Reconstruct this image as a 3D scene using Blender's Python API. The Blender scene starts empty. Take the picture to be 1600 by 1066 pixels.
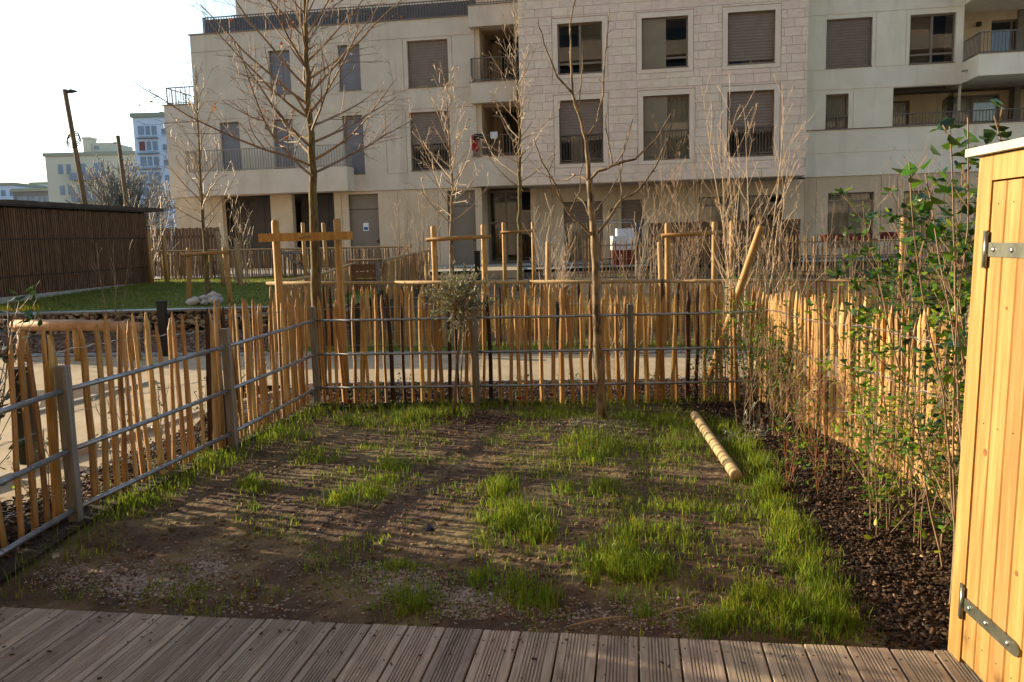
import bpy, math, random
import numpy as np
from mathutils import Vector, Matrix, noise

sc = bpy.context.scene
COL = sc.collection
rng = random.Random(7)

# ------------------------------------------------------------------ camera
CF, CH = 1280.0, 1.68
ROLL, PITCH = math.radians(1.467), math.radians(7.257)
F = Vector((0, math.cos(PITCH), -math.sin(PITCH)))
U0 = Vector((0, math.sin(PITCH), math.cos(PITCH)))
R0 = Vector((1, 0, 0))
CR = R0 * math.cos(ROLL) - U0 * math.sin(ROLL)
CU = R0 * math.sin(ROLL) + U0 * math.cos(ROLL)
CC = Vector((0, 0, CH))
cam_d = bpy.data.cameras.new('camera')
cam = bpy.data.objects.new('camera', cam_d)
COL.objects.link(cam)
cam_d.sensor_width = 36.0
cam_d.lens = CF / 1600 * 36.0
cam_d.clip_start, cam_d.clip_end = 0.05, 3000
m = Matrix((CR, CU, -F)).transposed().to_4x4()
m.translation = CC
cam.matrix_world = m
sc.camera = cam

# ------------------------------------------------------------------ sky, sun, exposure
SUN_EL, SUN_AZ = math.radians(13.5), math.radians(-66)      # azimuth from +Y, clockwise
w = bpy.data.worlds.new('World'); sc.world = w; w.use_nodes = True
nt = w.node_tree; nt.nodes.clear()
sky = nt.nodes.new('ShaderNodeTexSky'); sky.sky_type = 'NISHITA'; sky.sun_disc = False
sky.sun_elevation, sky.sun_rotation = SUN_EL, SUN_AZ
sky.air_density, sky.dust_density, sky.ozone_density = 1.0, 0.8, 1.3
bg = nt.nodes.new('ShaderNodeBackground'); bg.inputs['Strength'].default_value = 0.14
wo = nt.nodes.new('ShaderNodeOutputWorld')
nt.links.new(sky.outputs[0], bg.inputs[0]); nt.links.new(bg.outputs[0], wo.inputs[0])
sd = bpy.data.lights.new('sun', 'SUN'); so = bpy.data.objects.new('sun', sd); COL.objects.link(so)
sd.energy, sd.angle, sd.color = 5.0, math.radians(0.5), (1.0, 0.80, 0.53)
SUND = Vector((math.sin(SUN_AZ) * math.cos(SUN_EL), math.cos(SUN_AZ) * math.cos(SUN_EL), math.sin(SUN_EL)))
so.rotation_euler = SUND.to_track_quat('Z', 'Y').to_euler()
vs = sc.view_settings
vs.view_transform, vs.look, vs.exposure, vs.gamma, vs.use_curve_mapping = 'Standard', 'None', 1.32, 1.0, False

# ------------------------------------------------------------------ helpers: survey
def ray(x, y): return F + CR * ((x - 800) / CF) + CU * ((533 - y) / CF)
def gz(x, y, z=0.0):
    d = ray(x, y); return CC + d * ((z - CH) / d.z)
def gy(x, y, Y):
    d = ray(x, y); return CC + d * (Y / d.y)

def lerp(a, b, t): return a + (b - a) * t
def sstep(a, b, x):
    t = min(1, max(0, (x - a) / (b - a))); return t * t * (3 - 2 * t)
def gh(x, y):
    """height of the terrain"""
    z = -0.034 * min(max(y - 5.0, 0), 3.6)
    if y > 14.2: z += 0.77 * min(1, (y - 14.2) / 14.0)
    return z

# ------------------------------------------------------------------ helpers: mesh
class MB:
    def __init__(s): s.v = []; s.f = []; s.n = 0
    def add(s, vs, fs):
        o = len(s.v); s.v.extend([tuple(q) for q in vs]); s.f.extend([tuple(o + i for i in q) for q in fs]); return s
    def obox(s, o, a, b, c):
        o, a, b, c = Vector(o), Vector(a), Vector(b), Vector(c)
        if a.cross(b).dot(c) < 0: a, b = b, a
        P = [o, o + a, o + a + b, o + b]; P += [q + c for q in P]
        return s.add(P, [(3, 2, 1, 0), (4, 5, 6, 7), (0, 1, 5, 4), (1, 2, 6, 5), (2, 3, 7, 6), (3, 0, 4, 7)])
    def box(s, x0, x1, y0, y1, z0, z1):
        return s.obox((x0, y0, z0), (x1 - x0, 0, 0), (0, y1 - y0, 0), (0, 0, z1 - z0))
    def bar(s, p, q, w, t, up=(0, 0, 1)):
        p, q = Vector(p), Vector(q); d = (q - p); dn = d.normalized(); u = Vector(up)
        sx = dn.cross(u)
        if sx.length < 1e-4: sx = dn.cross(Vector((1, 0, 0)))
        sx.normalize(); u = sx.cross(dn)
        return s.obox(p - sx * w / 2 - u * t / 2, sx * w, u * t, d)
    def tube(s, pts, rads, n=6, cap=True):
        pts = [Vector(q) for q in pts]; k = len(pts)
        if not hasattr(rads, '__len__'): rads = [rads] * k
        t = (pts[1] - pts[0]).normalized()
        a = t.orthogonal().normalized(); vs = []
        for i in range(k):
            t2 = (pts[min(i + 1, k - 1)] - pts[max(i - 1, 0)])
            t2 = t2.normalized() if t2.length > 1e-9 else t
            a = (a - t2 * a.dot(t2)); a = a.normalized() if a.length > 1e-6 else t2.orthogonal().normalized()
            b = t2.cross(a); t = t2
            for j in range(n):
                an = 2 * math.pi * j / n
                vs.append(pts[i] + (a * math.cos(an) + b * math.sin(an)) * rads[i])
        fs = [(i * n + j, i * n + (j + 1) % n, (i + 1) * n + (j + 1) % n, (i + 1) * n + j) for i in range(k - 1) for j in range(n)]
        if cap: fs += [tuple(range(n - 1, -1, -1)), tuple((k - 1) * n + j for j in range(n))]
        return s.add(vs, fs)
    def mesh(s, name, mat, off=(0, 0, 0), smooth=False):
        me = bpy.data.meshes.new(name)
        o = Vector(off)
        me.from_pydata([(q[0] - o.x, q[1] - o.y, q[2] - o.z) for q in s.v], [], s.f)
        me.materials.append(mat)
        if smooth: me.polygons.foreach_set('use_smooth', [True] * len(me.polygons))
        me.update(); return me
    def build(s, name, mat, parent=None, off=None, smooth=False, label=None):
        """one mesh object; vertices given in world space. With a parent the origin is the parent's, else off"""
        o = WL[parent.name] if parent is not None else Vector(off if off is not None else (0, 0, 0))
        ob = bpy.data.objects.new(name, s.mesh(name, mat, o, smooth)); COL.objects.link(ob)
        if parent is not None: ob.parent = parent
        else: ob.location = o
        WL[ob.name] = o.copy()
        if label: ob['label'] = label
        return ob

WL = {}
def npmesh(name, V, Fc, mat, parent=None, off=(0, 0, 0), smooth=False, kind=None, label=None, cat=None):
    """V: (n,3) array, Fc: (m,k) array of equal faces"""
    o = WL[parent.name] if parent is not None else Vector(off)
    V = np.asarray(V, dtype=np.float32) - np.array(o, dtype=np.float32)
    Fc = np.asarray(Fc, dtype=np.int32); k = Fc.shape[1]
    me = bpy.data.meshes.new(name)
    me.vertices.add(len(V)); me.vertices.foreach_set('co', V.ravel())
    me.loops.add(Fc.size); me.loops.foreach_set('vertex_index', Fc.ravel())
    me.polygons.add(len(Fc)); me.polygons.foreach_set('loop_start', np.arange(0, Fc.size, k, dtype=np.int32))
    me.polygons.foreach_set('loop_total', np.full(len(Fc), k, dtype=np.int32))
    if smooth: me.polygons.foreach_set('use_smooth', np.ones(len(Fc), dtype=bool))
    me.update(calc_edges=True); me.validate()
    me.materials.append(mat)
    ob = bpy.data.objects.new(name, me); COL.objects.link(ob)
    if parent is not None: ob.parent = parent
    else: ob.location = o
    WL[ob.name] = o.copy()
    if kind: ob['kind'] = kind
    if label: ob['label'] = label
    if cat: ob['category'] = cat
    return ob

def thing(name, label, cat, loc, group=None):
    o = bpy.data.objects.new(name, None); COL.objects.link(o); o.location = loc
    o.empty_display_size = 0.2
    WL[o.name] = Vector(loc); o['label'] = label; o['category'] = cat
    if group: o['group'] = group
    return o
def tag(o, label, cat, group=None):
    o['label'] = label; o['category'] = cat
    if group: o['group'] = group
    return o
def inst(name, me, parent, loc, rot=(0, 0, 0), scale=(1, 1, 1), label=None):
    """a copy that shares mesh data; loc in world space"""
    ob = bpy.data.objects.new(name, me); COL.objects.link(ob)
    o = WL[parent.name] if parent is not None else Vector((0, 0, 0))
    if parent is not None: ob.parent = parent
    ob.location = Vector(loc) - o; ob.rotation_euler = rot; ob.scale = scale
    WL[ob.name] = Vector(loc)
    if label: ob['label'] = label
    return ob
def structure(o): o['kind'] = 'structure'; return o
def copy_tree(o, loc, parent=None):
    c = o.copy(); COL.objects.link(c); WL[c.name] = Vector(loc)
    if parent is None: c.location = loc
    else: c.parent = parent
    for ch in o.children:
        q = ch.copy(); COL.objects.link(q); q.parent = c; WL[q.name] = Vector(loc)
        for g in ch.children:
            r = g.copy(); COL.objects.link(r); r.parent = q
    return c

# ------------------------------------------------------------------ helpers: materials
def rgb(h):
    """#rrggbb as seen -> linear"""
    h = h.lstrip('#'); c = [int(h[i:i + 2], 16) / 255 for i in (0, 2, 4)]
    return tuple(q / 12.92 if q <= 0.04045 else ((q + 0.055) / 1.055) ** 2.4 for q in c) + (1,)
MATS = {}
def mat(name, c1, c2=None, scale=8, stretch=(1, 1, 1), detail=5, rough=0.75, bump=0.0, bscale=None, rand=0.0, hrand=0.0,
        isl=0.0, metal=0.0, spec=0.35, lo=0.35, hi=0.65, c3=None, s3=0.7, lo3=0.55, hi3=0.7, st3=None, trans=0.0, bdist=0.01, coat=0.0):
    if name in MATS: return MATS[name]
    mt = bpy.data.materials.new(name); mt.use_nodes = True; MATS[name] = mt
    t = mt.node_tree; N = t.nodes; L = t.links; b = N['Principled BSDF']
    c1 = c1 if isinstance(c1, tuple) else rgb(c1)
    c2 = c1 if c2 is None else (c2 if isinstance(c2, tuple) else rgb(c2))
    tc = N.new('ShaderNodeTexCoord'); mp = N.new('ShaderNodeMapping'); mp.inputs['Scale'].default_value = stretch
    oi = N.new('ShaderNodeObjectInfo')
    mul = N.new('ShaderNodeMath'); mul.operation = 'MULTIPLY'; mul.inputs[1].default_value = 37.0
    L.new(oi.outputs['Random'], mul.inputs[0])
    add = N.new('ShaderNodeVectorMath'); add.operation = 'ADD'
    L.new(tc.outputs['Object'], add.inputs[0]); 
    if rand or hrand: L.new(mul.outputs[0], add.inputs[1])
    L.new(add.outputs[0], mp.inputs['Vector'])
    def noi(sca, det, src=mp):
        n = N.new('ShaderNodeTexNoise'); n.inputs['Scale'].default_value = sca; n.inputs['Detail'].default_value = det
        n.inputs['Roughness'].default_value = 0.6; L.new(src.outputs[0], n.inputs['Vector']); return n
    n1 = noi(scale, detail)
    def mixc(a, bcol, fac):
        mx = N.new('ShaderNodeMix'); mx.data_type = 'RGBA'
        for sock, val in ((6, a), (7, bcol)):
            if isinstance(val, tuple): mx.inputs[sock].default_value = val
            else: L.new(val, mx.inputs[sock])
        L.new(fac, mx.inputs[0]); return mx.outputs[2]
    def rng_(out, a, bb):
        r = N.new('ShaderNodeMapRange'); r.inputs[1].default_value = a; r.inputs[2].default_value = bb; L.new(out, r.inputs[0]); return r.outputs[0]
    col = mixc(c1, c2, rng_(n1.outputs['Fac'], lo, hi))
    if c3:
        c3 = c3 if isinstance(c3, tuple) else rgb(c3)
        mp3 = mp
        if st3:
            mp3 = N.new('ShaderNodeMapping'); mp3.inputs['Scale'].default_value = st3; L.new(add.outputs[0], mp3.inputs['Vector'])
        n3 = noi(s3, 6, mp3); col = mixc(col, c3, rng_(n3.outputs['Fac'], lo3, hi3))
    if rand or hrand or isl:
        hs = N.new('ShaderNodeHueSaturation'); L.new(col, hs.inputs['Color'])
        if isl:
            ge = N.new('ShaderNodeNewGeometry'); src = ge.outputs['Random Per Island']; amt = isl
        else: src = oi.outputs['Random']; amt = rand
        r = N.new('ShaderNodeMapRange'); r.inputs[3].default_value = 1 - amt; r.inputs[4].default_value = 1 + amt; L.new(src, r.inputs[0]); L.new(r.outputs[0], hs.inputs['Value'])
        if hrand:
            m2 = N.new('ShaderNodeMath'); m2.operation = 'MULTIPLY'; m2.inputs[1].default_value = 7.31; L.new(src, m2.inputs[0])
            fr = N.new('ShaderNodeMath'); fr.operation = 'FRACT'; L.new(m2.outputs[0], fr.inputs[0])
            r2 = N.new('ShaderNodeMapRange'); r2.inputs[3].default_value = 0.5 - hrand; r2.inputs[4].default_value = 0.5 + hrand; L.new(fr.outputs[0], r2.inputs[0]); L.new(r2.outputs[0], hs.inputs['Hue'])
        col = hs.outputs[0]
    L.new(col, b.inputs['Base Color'])
    b.inputs['Roughness'].default_value = rough; b.inputs['Metallic'].default_value = metal
    b.inputs['Specular IOR Level'].default_value = spec
    if coat: b.inputs['Coat Weight'].default_value = coat
    if bump:
        nb = noi(bscale, 6) if bscale else n1
        bp = N.new('ShaderNodeBump'); bp.inputs['Strength'].default_value = bump; bp.inputs['Distance'].default_value = bdist
        L.new(nb.outputs['Fac'], bp.inputs['Height']); L.new(bp.outputs[0], b.inputs['Normal'])
    if trans:
        tr = N.new('ShaderNodeBsdfTranslucent'); L.new(col, tr.inputs[0]); ms = N.new('ShaderNodeMixShader'); ms.inputs[0].default_value = trans
        L.new(b.outputs[0], ms.inputs[1]); L.new(tr.outputs[0], ms.inputs[2]); L.new(ms.outputs[0], N['Material Output'].inputs[0])
    return mt

# wood
PICK = [mat('split_chestnut', '#a67d49', '#866133', 7, (9, 9, 0.9), rough=0.7, bump=0.5, bdist=0.006, rand=0.28, hrand=0.007, c3='#6a4424', s3=2.5, st3=(8, 8, 0.5)),
        mat('split_chestnut_pale', '#bb9862', '#9c7744', 7, (9, 9, 0.9), rough=0.7, bump=0.5, bdist=0.006, rand=0.22, hrand=0.007, c3='#7d5630', s3=2.5, st3=(8, 8, 0.5)),
        mat('chestnut_bark', '#4a2f1e', '#2c1c13', 9, (7, 7, 1.4), rough=0.85, bump=0.8, bdist=0.008, rand=0.25, c3='#8a5a2e', s3=2, st3=(6, 6, 0.8), lo3=0.6)]
PICK_R = mat('sunned_chestnut', '#a9844e', '#866335', 7, (9, 9, 0.9), rough=0.68, bump=0.5, bdist=0.006, rand=0.25, hrand=0.007, c3='#6a4322', s3=2.5, st3=(8, 8, 0.5))
PICK_F = mat('weathered_chestnut', '#a08058', '#80603c', 6, (9, 9, 0.9), rough=0.8, rand=0.28, c3='#4b3220', s3=2.2, st3=(8, 8, 0.5))
PICK_G = mat('grey_chestnut', '#93806a', '#735f4b', 6, (9, 9, 0.9), rough=0.85, rand=0.25, c3='#40342a', s3=2.2, st3=(8, 8, 0.5))
STAKE = mat('peeled_pine', '#a8854e', '#8b6634', 5, (7, 7, 0.7), rough=0.62, bump=0.25, bdist=0.005, rand=0.12, c3='#8a5a26', s3=2.5, st3=(9, 9, 0.45), lo3=0.6)
STAKE2 = mat('grey_pine', '#ab9068', '#866d4b', 5, (7, 7, 0.7), rough=0.75, bump=0.25, bdist=0.005, rand=0.12)
POSTW = mat('weathered_post', '#86817a', '#6a655d', 6, (10, 10, 0.8), rough=0.8, bump=0.4, bdist=0.004, rand=0.12, c3='#56514a', s3=2.0, st3=(9, 9, 0.6))
LOGW = mat('pressure_treated_log', '#b49b70', '#8f7a52', 6, (1, 1, 1), rough=0.75, bump=0.3, c3='#7f7148', s3=2.2)
DECK = mat('grey_decking', '#a0907c', '#7f6f5d', 6, (14, 0.9, 6), rough=0.7, bump=0.35, bdist=0.003, rand=0.24, hrand=0.01, c3='#5a493d', s3=2.0, st3=(7, 2.2, 3), lo3=0.6, hi3=0.78)
CAB = mat('honey_pine', '#9e7f4c', '#84622f', 4, (9, 9, 0.5), rough=0.55, bump=0.15, bdist=0.003, rand=0.10, hrand=0.01, c3='#6c4a1f', s3=2.4, st3=(8, 8, 0.45), lo3=0.55, hi3=0.8, spec=0.3)
KNOT = mat('pine_knot', '#86592a', '#6b441d', 30, rough=0.6)
SHEDW = mat('dark_stained_wood', '#78593f', '#4d382a', 5, (6, 6, 0.8), rough=0.8, isl=0.18)
SHEDR = mat('dark_fascia', '#3a2f29', '#2a221e', 5, rough=0.7)
PLANTW = mat('brown_planter_wood', '#7d5c42', '#5f432f', 5, (2, 2, 6), rough=0.75, rand=0.1)
POLEW = mat('old_pole_wood', '#6f5a3c', '#4c3a28', 3, (4, 4, 0.5), rough=0.85)
# metal
GALV = mat('galvanised_tube', '#a3a6a8', '#84878a', 9, (1, 1, 1), rough=0.42, metal=0.75, bump=0.05, rand=0.06)
WIRE = mat('galvanised_wire', '#9a9a98', rough=0.45, metal=0.8)
ZINC = mat('zinc_hinge', '#8d9086', '#6f7268', 14, rough=0.36, metal=0.9)
BOLT = mat('bright_bolt', '#c8c9c6', rough=0.25, metal=0.95)
SCREW = mat('rusty_screw', '#3a2c22', rough=0.5, metal=0.5)
RAILM = mat('bronze_railing', '#6a6057', '#5f564e', 4, rough=0.5, metal=0.2)
BLACK = mat('black_bollard_paint', '#1d1f21', '#191a1c', 5, rough=0.45)
ROOFM = mat('pale_roof_sheet', '#9fa3a0', '#8d918e', 7, rough=0.5)
# mineral
PLASTER = mat('cream_render', '#cdc0ae', '#c2b4a2', 1.4, rough=0.9, bump=0.12, bscale=60, bdist=0.004, c3='#b5a694', s3=0.9, st3=(2.2, 2.2, 0.35), lo3=0.52, hi3=0.75)
WHITE = mat('white_render', '#e6dcc8', '#ddd2bd', 1.4, rough=0.9, bump=0.1, bscale=60, bdist=0.004, c3='#c8bfb0', s3=0.8, st3=(2.2, 2.2, 0.3), lo3=0.55, hi3=0.78)
TAN = mat('tan_render', '#cab69c', '#bea98d', 1.6, rough=0.9, bump=0.1, bscale=60, bdist=0.004, c3='#ad9a80', s3=0.8, st3=(2.2, 2.2, 0.35))
STONE = mat('limestone_slab', '#dfcab6', '#d2bca8', 2.5, rough=0.85, bump=0.1, bscale=50, bdist=0.003, rand=0.055, hrand=0.012)
STONEB = mat('limestone_mortar', '#bca792', rough=0.95)
SURR = mat('limestone_surround', '#ddcab7', '#d3c0ad', 2.0, rough=0.85)
CONC = mat('kerb_concrete', '#a29d93', '#8a857b', 6, rough=0.9, bump=0.2, rand=0.08)
COBB = mat('granite_cobble', '#9a9893', '#76746f', 16, rough=0.85, rand=0.15)
PATH = mat('sand_path', '#a8987c', '#968669', 2.2, rough=0.95, bump=0.3, bscale=120, bdist=0.006, c3='#877759', s3=0.9)
SOIL = mat('damp_soil', '#5d4630', '#3c2a1c', 5.5, rough=0.95, bump=0.7, bscale=28, bdist=0.02, c3='#7b6945', s3=1.5, lo3=0.48, hi3=0.66)
BED = mat('bark_bed', '#3b2a20', '#281b14', 9, rough=0.95, bump=0.8, bscale=40, bdist=0.02, c3='#54402f', s3=3)
CHIP = mat('wood_chip_ground', '#7d6350', '#5c4738', 24, rough=0.95, bump=0.8, bscale=50, bdist=0.02, c3='#947a64', s3=40)
LAWN = mat('far_lawn', '#6a7632', '#586426', 3.0, rough=0.95, bump=0.6, bscale=90, bdist=0.03, c3='#67762f', s3=1.2)
EARTH = mat('planting_earth', '#5c4a38', '#46372a', 4, rough=0.95, bump=0.6, bscale=25, bdist=0.03, c3='#4d5227', s3=0.8, lo3=0.5, hi3=0.62)
FIELD = mat('town_ground', '#6a655a', '#59554c', 0.3, rough=0.95)
PEBBLE = mat('pale_pebble', '#9f9085', '#7d6f64', 20, rough=0.8, isl=0.35, hrand=0.02)
GABS = mat('gabion_stone', '#b8a58e', '#94816c', 8, rough=0.9, isl=0.4, hrand=0.02)
BARKCHIP = mat('bark_chip', '#44301f', '#261a12', 14, rough=0.92, isl=0.75)
# openings
SHUT = mat('taupe_roller_shutter', '#7c6c60', '#746459', 3, rough=0.55)
PANEL = mat('taupe_sliding_shutter', '#80735f', '#776a57', 2, rough=0.5)
GREYP = mat('blue_grey_shutter', '#76757a', '#6f6e73', 2, rough=0.45)
DOORG = mat('grey_beige_door', '#7d7164', '#756a5d', 2, rough=0.5)
FRAME = mat('bronze_window_frame', '#7d7064', '#726559', 3, rough=0.45)
DARKG = mat('charcoal_mesh_panel', '#4a443f', '#403b37', 3, rough=0.6)
INTER = mat('room_interior', '#7d756a', '#6f675d', 1, rough=0.9)
CURT = mat('pale_curtain', '#dcd8cd', '#b5b0a4', 12, (6, 6, 0.3), rough=0.9)
PAPER = mat('white_paper', '#d6d8dc', rough=0.8)
REDP = mat('red_planter', '#6a1b20', '#57151a', 6, rough=0.5)
CLOTHR = mat('red_cloth', '#a3202c', '#7d1620', 10, rough=0.9)
CLOTHW = mat('white_cloth', '#cfd0d4', '#b4b6bc', 10, rough=0.9)
CLOTHK = mat('black_cloth', '#17181c', rough=0.9)
BLUEC = mat('blue_cloth', '#274a86', rough=0.8)
LAMP = mat('black_lamp', '#1c1a19', rough=0.5)
BALG = mat('blue_balcony_glass', '#62656c', '#585b62', 3, rough=0.25, spec=0.5)
# plants
BARKD = mat('mossy_bark', '#6a5d3a', '#463a29', 14, (3, 3, 0.8), rough=0.9, bump=0.6, bdist=0.006, c3='#757238', s3=6)
BARKL = mat('young_bark', '#8a7659', '#5f4d39', 12, (2, 2, 0.8), rough=0.7, bump=0.4, bdist=0.004, c3='#3c3023', s3=7, lo3=0.50, hi3=0.62)
TWIG = mat('brown_twig', '#8a745c', '#6b5641', 6, rough=0.7, isl=0.25)
TWIGL = mat('silver_twig', '#b09a7e', '#8d775f', 6, rough=0.55, isl=0.22)
TWIGG = mat('far_twig', '#8d8880', '#7a756e', 3, rough=0.8)
BLADE = mat('grass_blade', '#7f9029', '#627a20', 3, rough=0.5, isl=0.5, hrand=0.035, trans=0.5)
BLADED = mat('dry_grass_blade', '#a08a4a', '#83703a', 3, rough=0.7, isl=0.3, trans=0.3)
LEAFO = mat('olive_leaf', '#8b8c70', '#6a6c50', 6, rough=0.5, isl=0.4, hrand=0.015, trans=0.2)
LEAFG = mat('privet_leaf', '#54791f', '#3c5c17', 6, rough=0.38, isl=0.35, hrand=0.03, trans=0.4)
LEAFY = mat('yellow_green_leaf', '#93a32b', '#74891f', 6, rough=0.45, isl=0.3, hrand=0.03, trans=0.5)
LEAFD = mat('dark_green_leaf', '#35502a', '#26401f', 6, rough=0.35, isl=0.35, trans=0.25)
LEAFK = mat('rust_leaf', '#9c6035', '#7d4a28', 6, rough=0.7, isl=0.35, hrand=0.02, trans=0.35)
ROSE = mat('red_petal', '#8e0f1f', '#6d0a17', 9, rough=0.6)
YEL = mat('yellow_petal', '#c9b51f', rough=0.6, isl=0.2)

def glass(name='window_glass', tint=(0.80, 0.82, 0.81, 1), fr=0.035):
    if name in MATS: return MATS[name]
    mt = bpy.data.materials.new(name); mt.use_nodes = True; MATS[name] = mt
    t = mt.node_tree; N = t.nodes; N.remove(N['Principled BSDF'])
    tr = N.new('ShaderNodeBsdfTransparent'); tr.inputs[0].default_value = tint
    gl = N.new('ShaderNodeBsdfGlossy'); gl.inputs['Roughness'].default_value = 0.015
    fz = N.new('ShaderNodeFresnel'); fz.inputs[0].default_value = 1.6
    ad = N.new('ShaderNodeMath'); ad.inputs[1].default_value = fr; ad.use_clamp = True
    t.links.new(fz.outputs[0], ad.inputs[0])
    mx = N.new('ShaderNodeMixShader'); t.links.new(ad.outputs[0], mx.inputs[0])
    t.links.new(tr.outputs[0], mx.inputs[1]); t.links.new(gl.outputs[0], mx.inputs[2]); t.links.new(mx.outputs[0], N['Material Output'].inputs[0])
    return mt
GLASS = glass()

def wave_bump(mt, per, axis='Z', strength=0.5):
    """fine horizontal slats of a roller shutter (about two pixels each)"""
    t = mt.node_tree; N = t.nodes; L = t.links
    tc = N.new('ShaderNodeTexCoord'); wv = N.new('ShaderNodeTexWave'); wv.bands_direction = axis; wv.wave_profile = 'SIN'
    wv.inputs['Scale'].default_value = 1.0 / per / math.pi * 0.5 * math.pi / 1.0 * 0.314; wv.inputs['Distortion'].default_value = 0
    L.new(tc.outputs['Object'], wv.inputs['Vector'])
    bp = N.new('ShaderNodeBump'); bp.inputs['Strength'].default_value = strength; bp.inputs['Distance'].default_value = 0.012
    L.new(wv.outputs['Fac'], bp.inputs['Height']); L.new(bp.outputs[0], N['Principled BSDF'].inputs['Normal'])
wave_bump(SHUT, 0.05, 'Z', 0.9)

# ================================================================== SETTING
def sheet(name, xs, ys, zf, mt, off=0.0, kindof='structure', smooth=True):
    V = np.array([(x, y, zf(x, y) + off) for y in ys for x in xs]); nx = len(xs)
    Fc = np.array([(j * nx + i, j * nx + i + 1, (j + 1) * nx + i + 1, (j + 1) * nx + i) for j in range(len(ys) - 1) for i in range(nx - 1)])
    return npmesh(name, V, Fc, mt, smooth=smooth, kind=kindof)
def quadsheet(name, strips, mt, nz=12, off=0.0, kindof='structure'):
    """strip of quads between two polylines"""
    A, B = strips; V = []; Fc = []
    n = len(A)
    for i in range(n):
        for k in range(nz + 1):
            x = lerp(A[i][0], B[i][0], k / nz); y = lerp(A[i][1], B[i][1], k / nz); V.append((x, y, gh(x, y) + off))
    for i in range(n - 1):
        for k in range(nz):
            a = i * (nz + 1) + k; Fc.append((a, a + nz + 1, a + nz + 2, a + 1))
    return npmesh(name, V, Fc, mt, smooth=True, kind=kindof)

xs = [-400, -200, -100, -60, -30] + list(np.arange(-20, 20.1, 1.0)) + [30, 60, 100, 200, 400]
ys = [-55, -20, -8, -2] + list(np.arange(0, 32.1, 1.0)) + [40, 60, 100, 200, 500]
sheet('ground', xs, ys, gh, FIELD, -0.16)

# garden soil, uneven
def rot2(x, y, a): return x * math.cos(a) - y * math.sin(a), x * math.sin(a) + y * math.cos(a)
def bump_(x, y):
    return 0.022 * noise.noise((x * 1.1, y * 1.1, 3.0)) + 0.015 * noise.noise((x * 3.3, y * 3.3, 7.0)) + 0.010 * noise.noise((x * 9, y * 9, 1.0)) + 0.0085 * noise.noise((x * 24, y * 24, 5.0)) + 0.0025 * noise.noise((x * 47, y * 47, 2.0))
def mound(x, y):
    d = math.hypot(x + 0.59, y - 7.95); z = 0.05 * math.exp(-(d / 0.35) ** 2)
    d = math.hypot((x - 0.84) / 1.3, y - 7.62); return z + 0.035 * math.exp(-(d / 0.3) ** 2)
def soilz(x, y): return gh(x, y) + bump_(x, y) + mound(x, y)
def edge_x(y):
    """border between the lawn and the planting bed on the right"""
    P = [(2.6, 1.44), (3.3, 1.52), (3.81, 1.62), (4.6, 1.72), (5.5, 1.82), (6.5, 1.88), (7.4, 1.93), (8.6, 1.75), (9.5, 1.7)]
    for (a, b), (c, d) in zip(P, P[1:]):
        if y <= c: return lerp(b, d, (y - a) / (c - a)) if y > a else b
    return P[-1][1]
sheet('garden_soil', list(np.arange(-3.1, 2.75, 0.021)), list(np.arange(2.5, 9.0, 0.021)), soilz, SOIL)

# path, kerbs, beds
def yback(x): return 12.45 - 0.145 * x
def yfront(x): return 10.0 - 0.075 * x
XP = list(np.arange(-14, 14.1, 1.0))
quadsheet('sand_path', ([(x, yfront(x)) for x in XP if x >= -4.1], [(x, yback(x)) for x in XP if x >= -4.1]), PATH, off=0.012)
quadsheet('sand_path', ([(-14, 1.0), (-14, 5.0), (-14, 9), (-14, 14.48)], [(-3.35, 1.0), (-3.3, 5.0), (-3.1, 7.6), (-4.0, 13.03)]), PATH, off=0.004)
quadsheet('planting_bed', ([(-3.35, 1.0), (-3.25, 5.0), (-3.0, 7.6), (-2.6, 10.19)], [(-2.6, 1.0), (-2.6, 5.0), (-2.3, 7.6), (-1.9, 10.12)]), BED, off=0.03)
quadsheet('planting_bed', ([(x, 8.7) for x in np.arange(-2.4, 14.1, 1)], [(x, yfront(x) - 0.04) for x in np.arange(-2.4, 14.1, 1)]), BED, off=0.026)
quadsheet('planting_bed', ([(2.55, y) for y in np.arange(1.0, 8.7, 1.0)], [(9, y) for y in np.arange(1.0, 8.7, 1.0)]), BED, off=0.03)
quadsheet('planting_bed', ([(-6.0, 10.05), (-5.5, 9.4), (-5.25, 8.9)], [(-5.2, 10.5), (-4.95, 9.9), (-5.15, 8.95)]), BED, 4, off=0.05)
quadsheet('verge', ([(x, yback(x) + 0.33) for x in XP if x > -5], [(x, yback(x) + 1.7) for x in XP if x > -5]), LAWN, 4, off=0.016)
quadsheet('planting_ground', ([(x, yback(x) + 1.7) for x in XP if x > -5], [(x, 28.8) for x in XP if x > -5]), EARTH, 20, off=0.02)
quadsheet('wood_chip_play_area', ([(x, yback(x) + 0.3) for x in np.arange(-14, -3.9, 1)], [(x, 16.1) for x in np.arange(-14, -3.9, 1)]), CHIP, 6, off=0.02)
# lawn above the gabion
def lawnz(x, y): return lerp(0.44, 0.60, min(1, max(0, (y - 16.1) / 8)))
sheet('lawn', list(np.arange(-14, -2.9, 0.5)), list(np.arange(16.25, 26.1, 0.5)), lawnz, LAWN)
sheet('terrace_paving', [-22, -10, 0, 10, 22], [26.0, 28, 31, 36, 42], lambda x, y: 0.645, CONC)
pl_ = MB(); pl_.obox((-12.2, 17.6, 0.40), (0.75, -0.1, 0), (0.75, 7.4, 0), (0, 0, 0.22)); 
structure(pl_.build('shed_apron', CONC))
ap = MB(); ap.obox((-1.1, 24.5, 0.3), (1.5, -0.2, 0), (-0.1, 4.2, 0.0), (0, 0, 0.40)); structure(ap.build('entrance_path', PATH))

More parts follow.
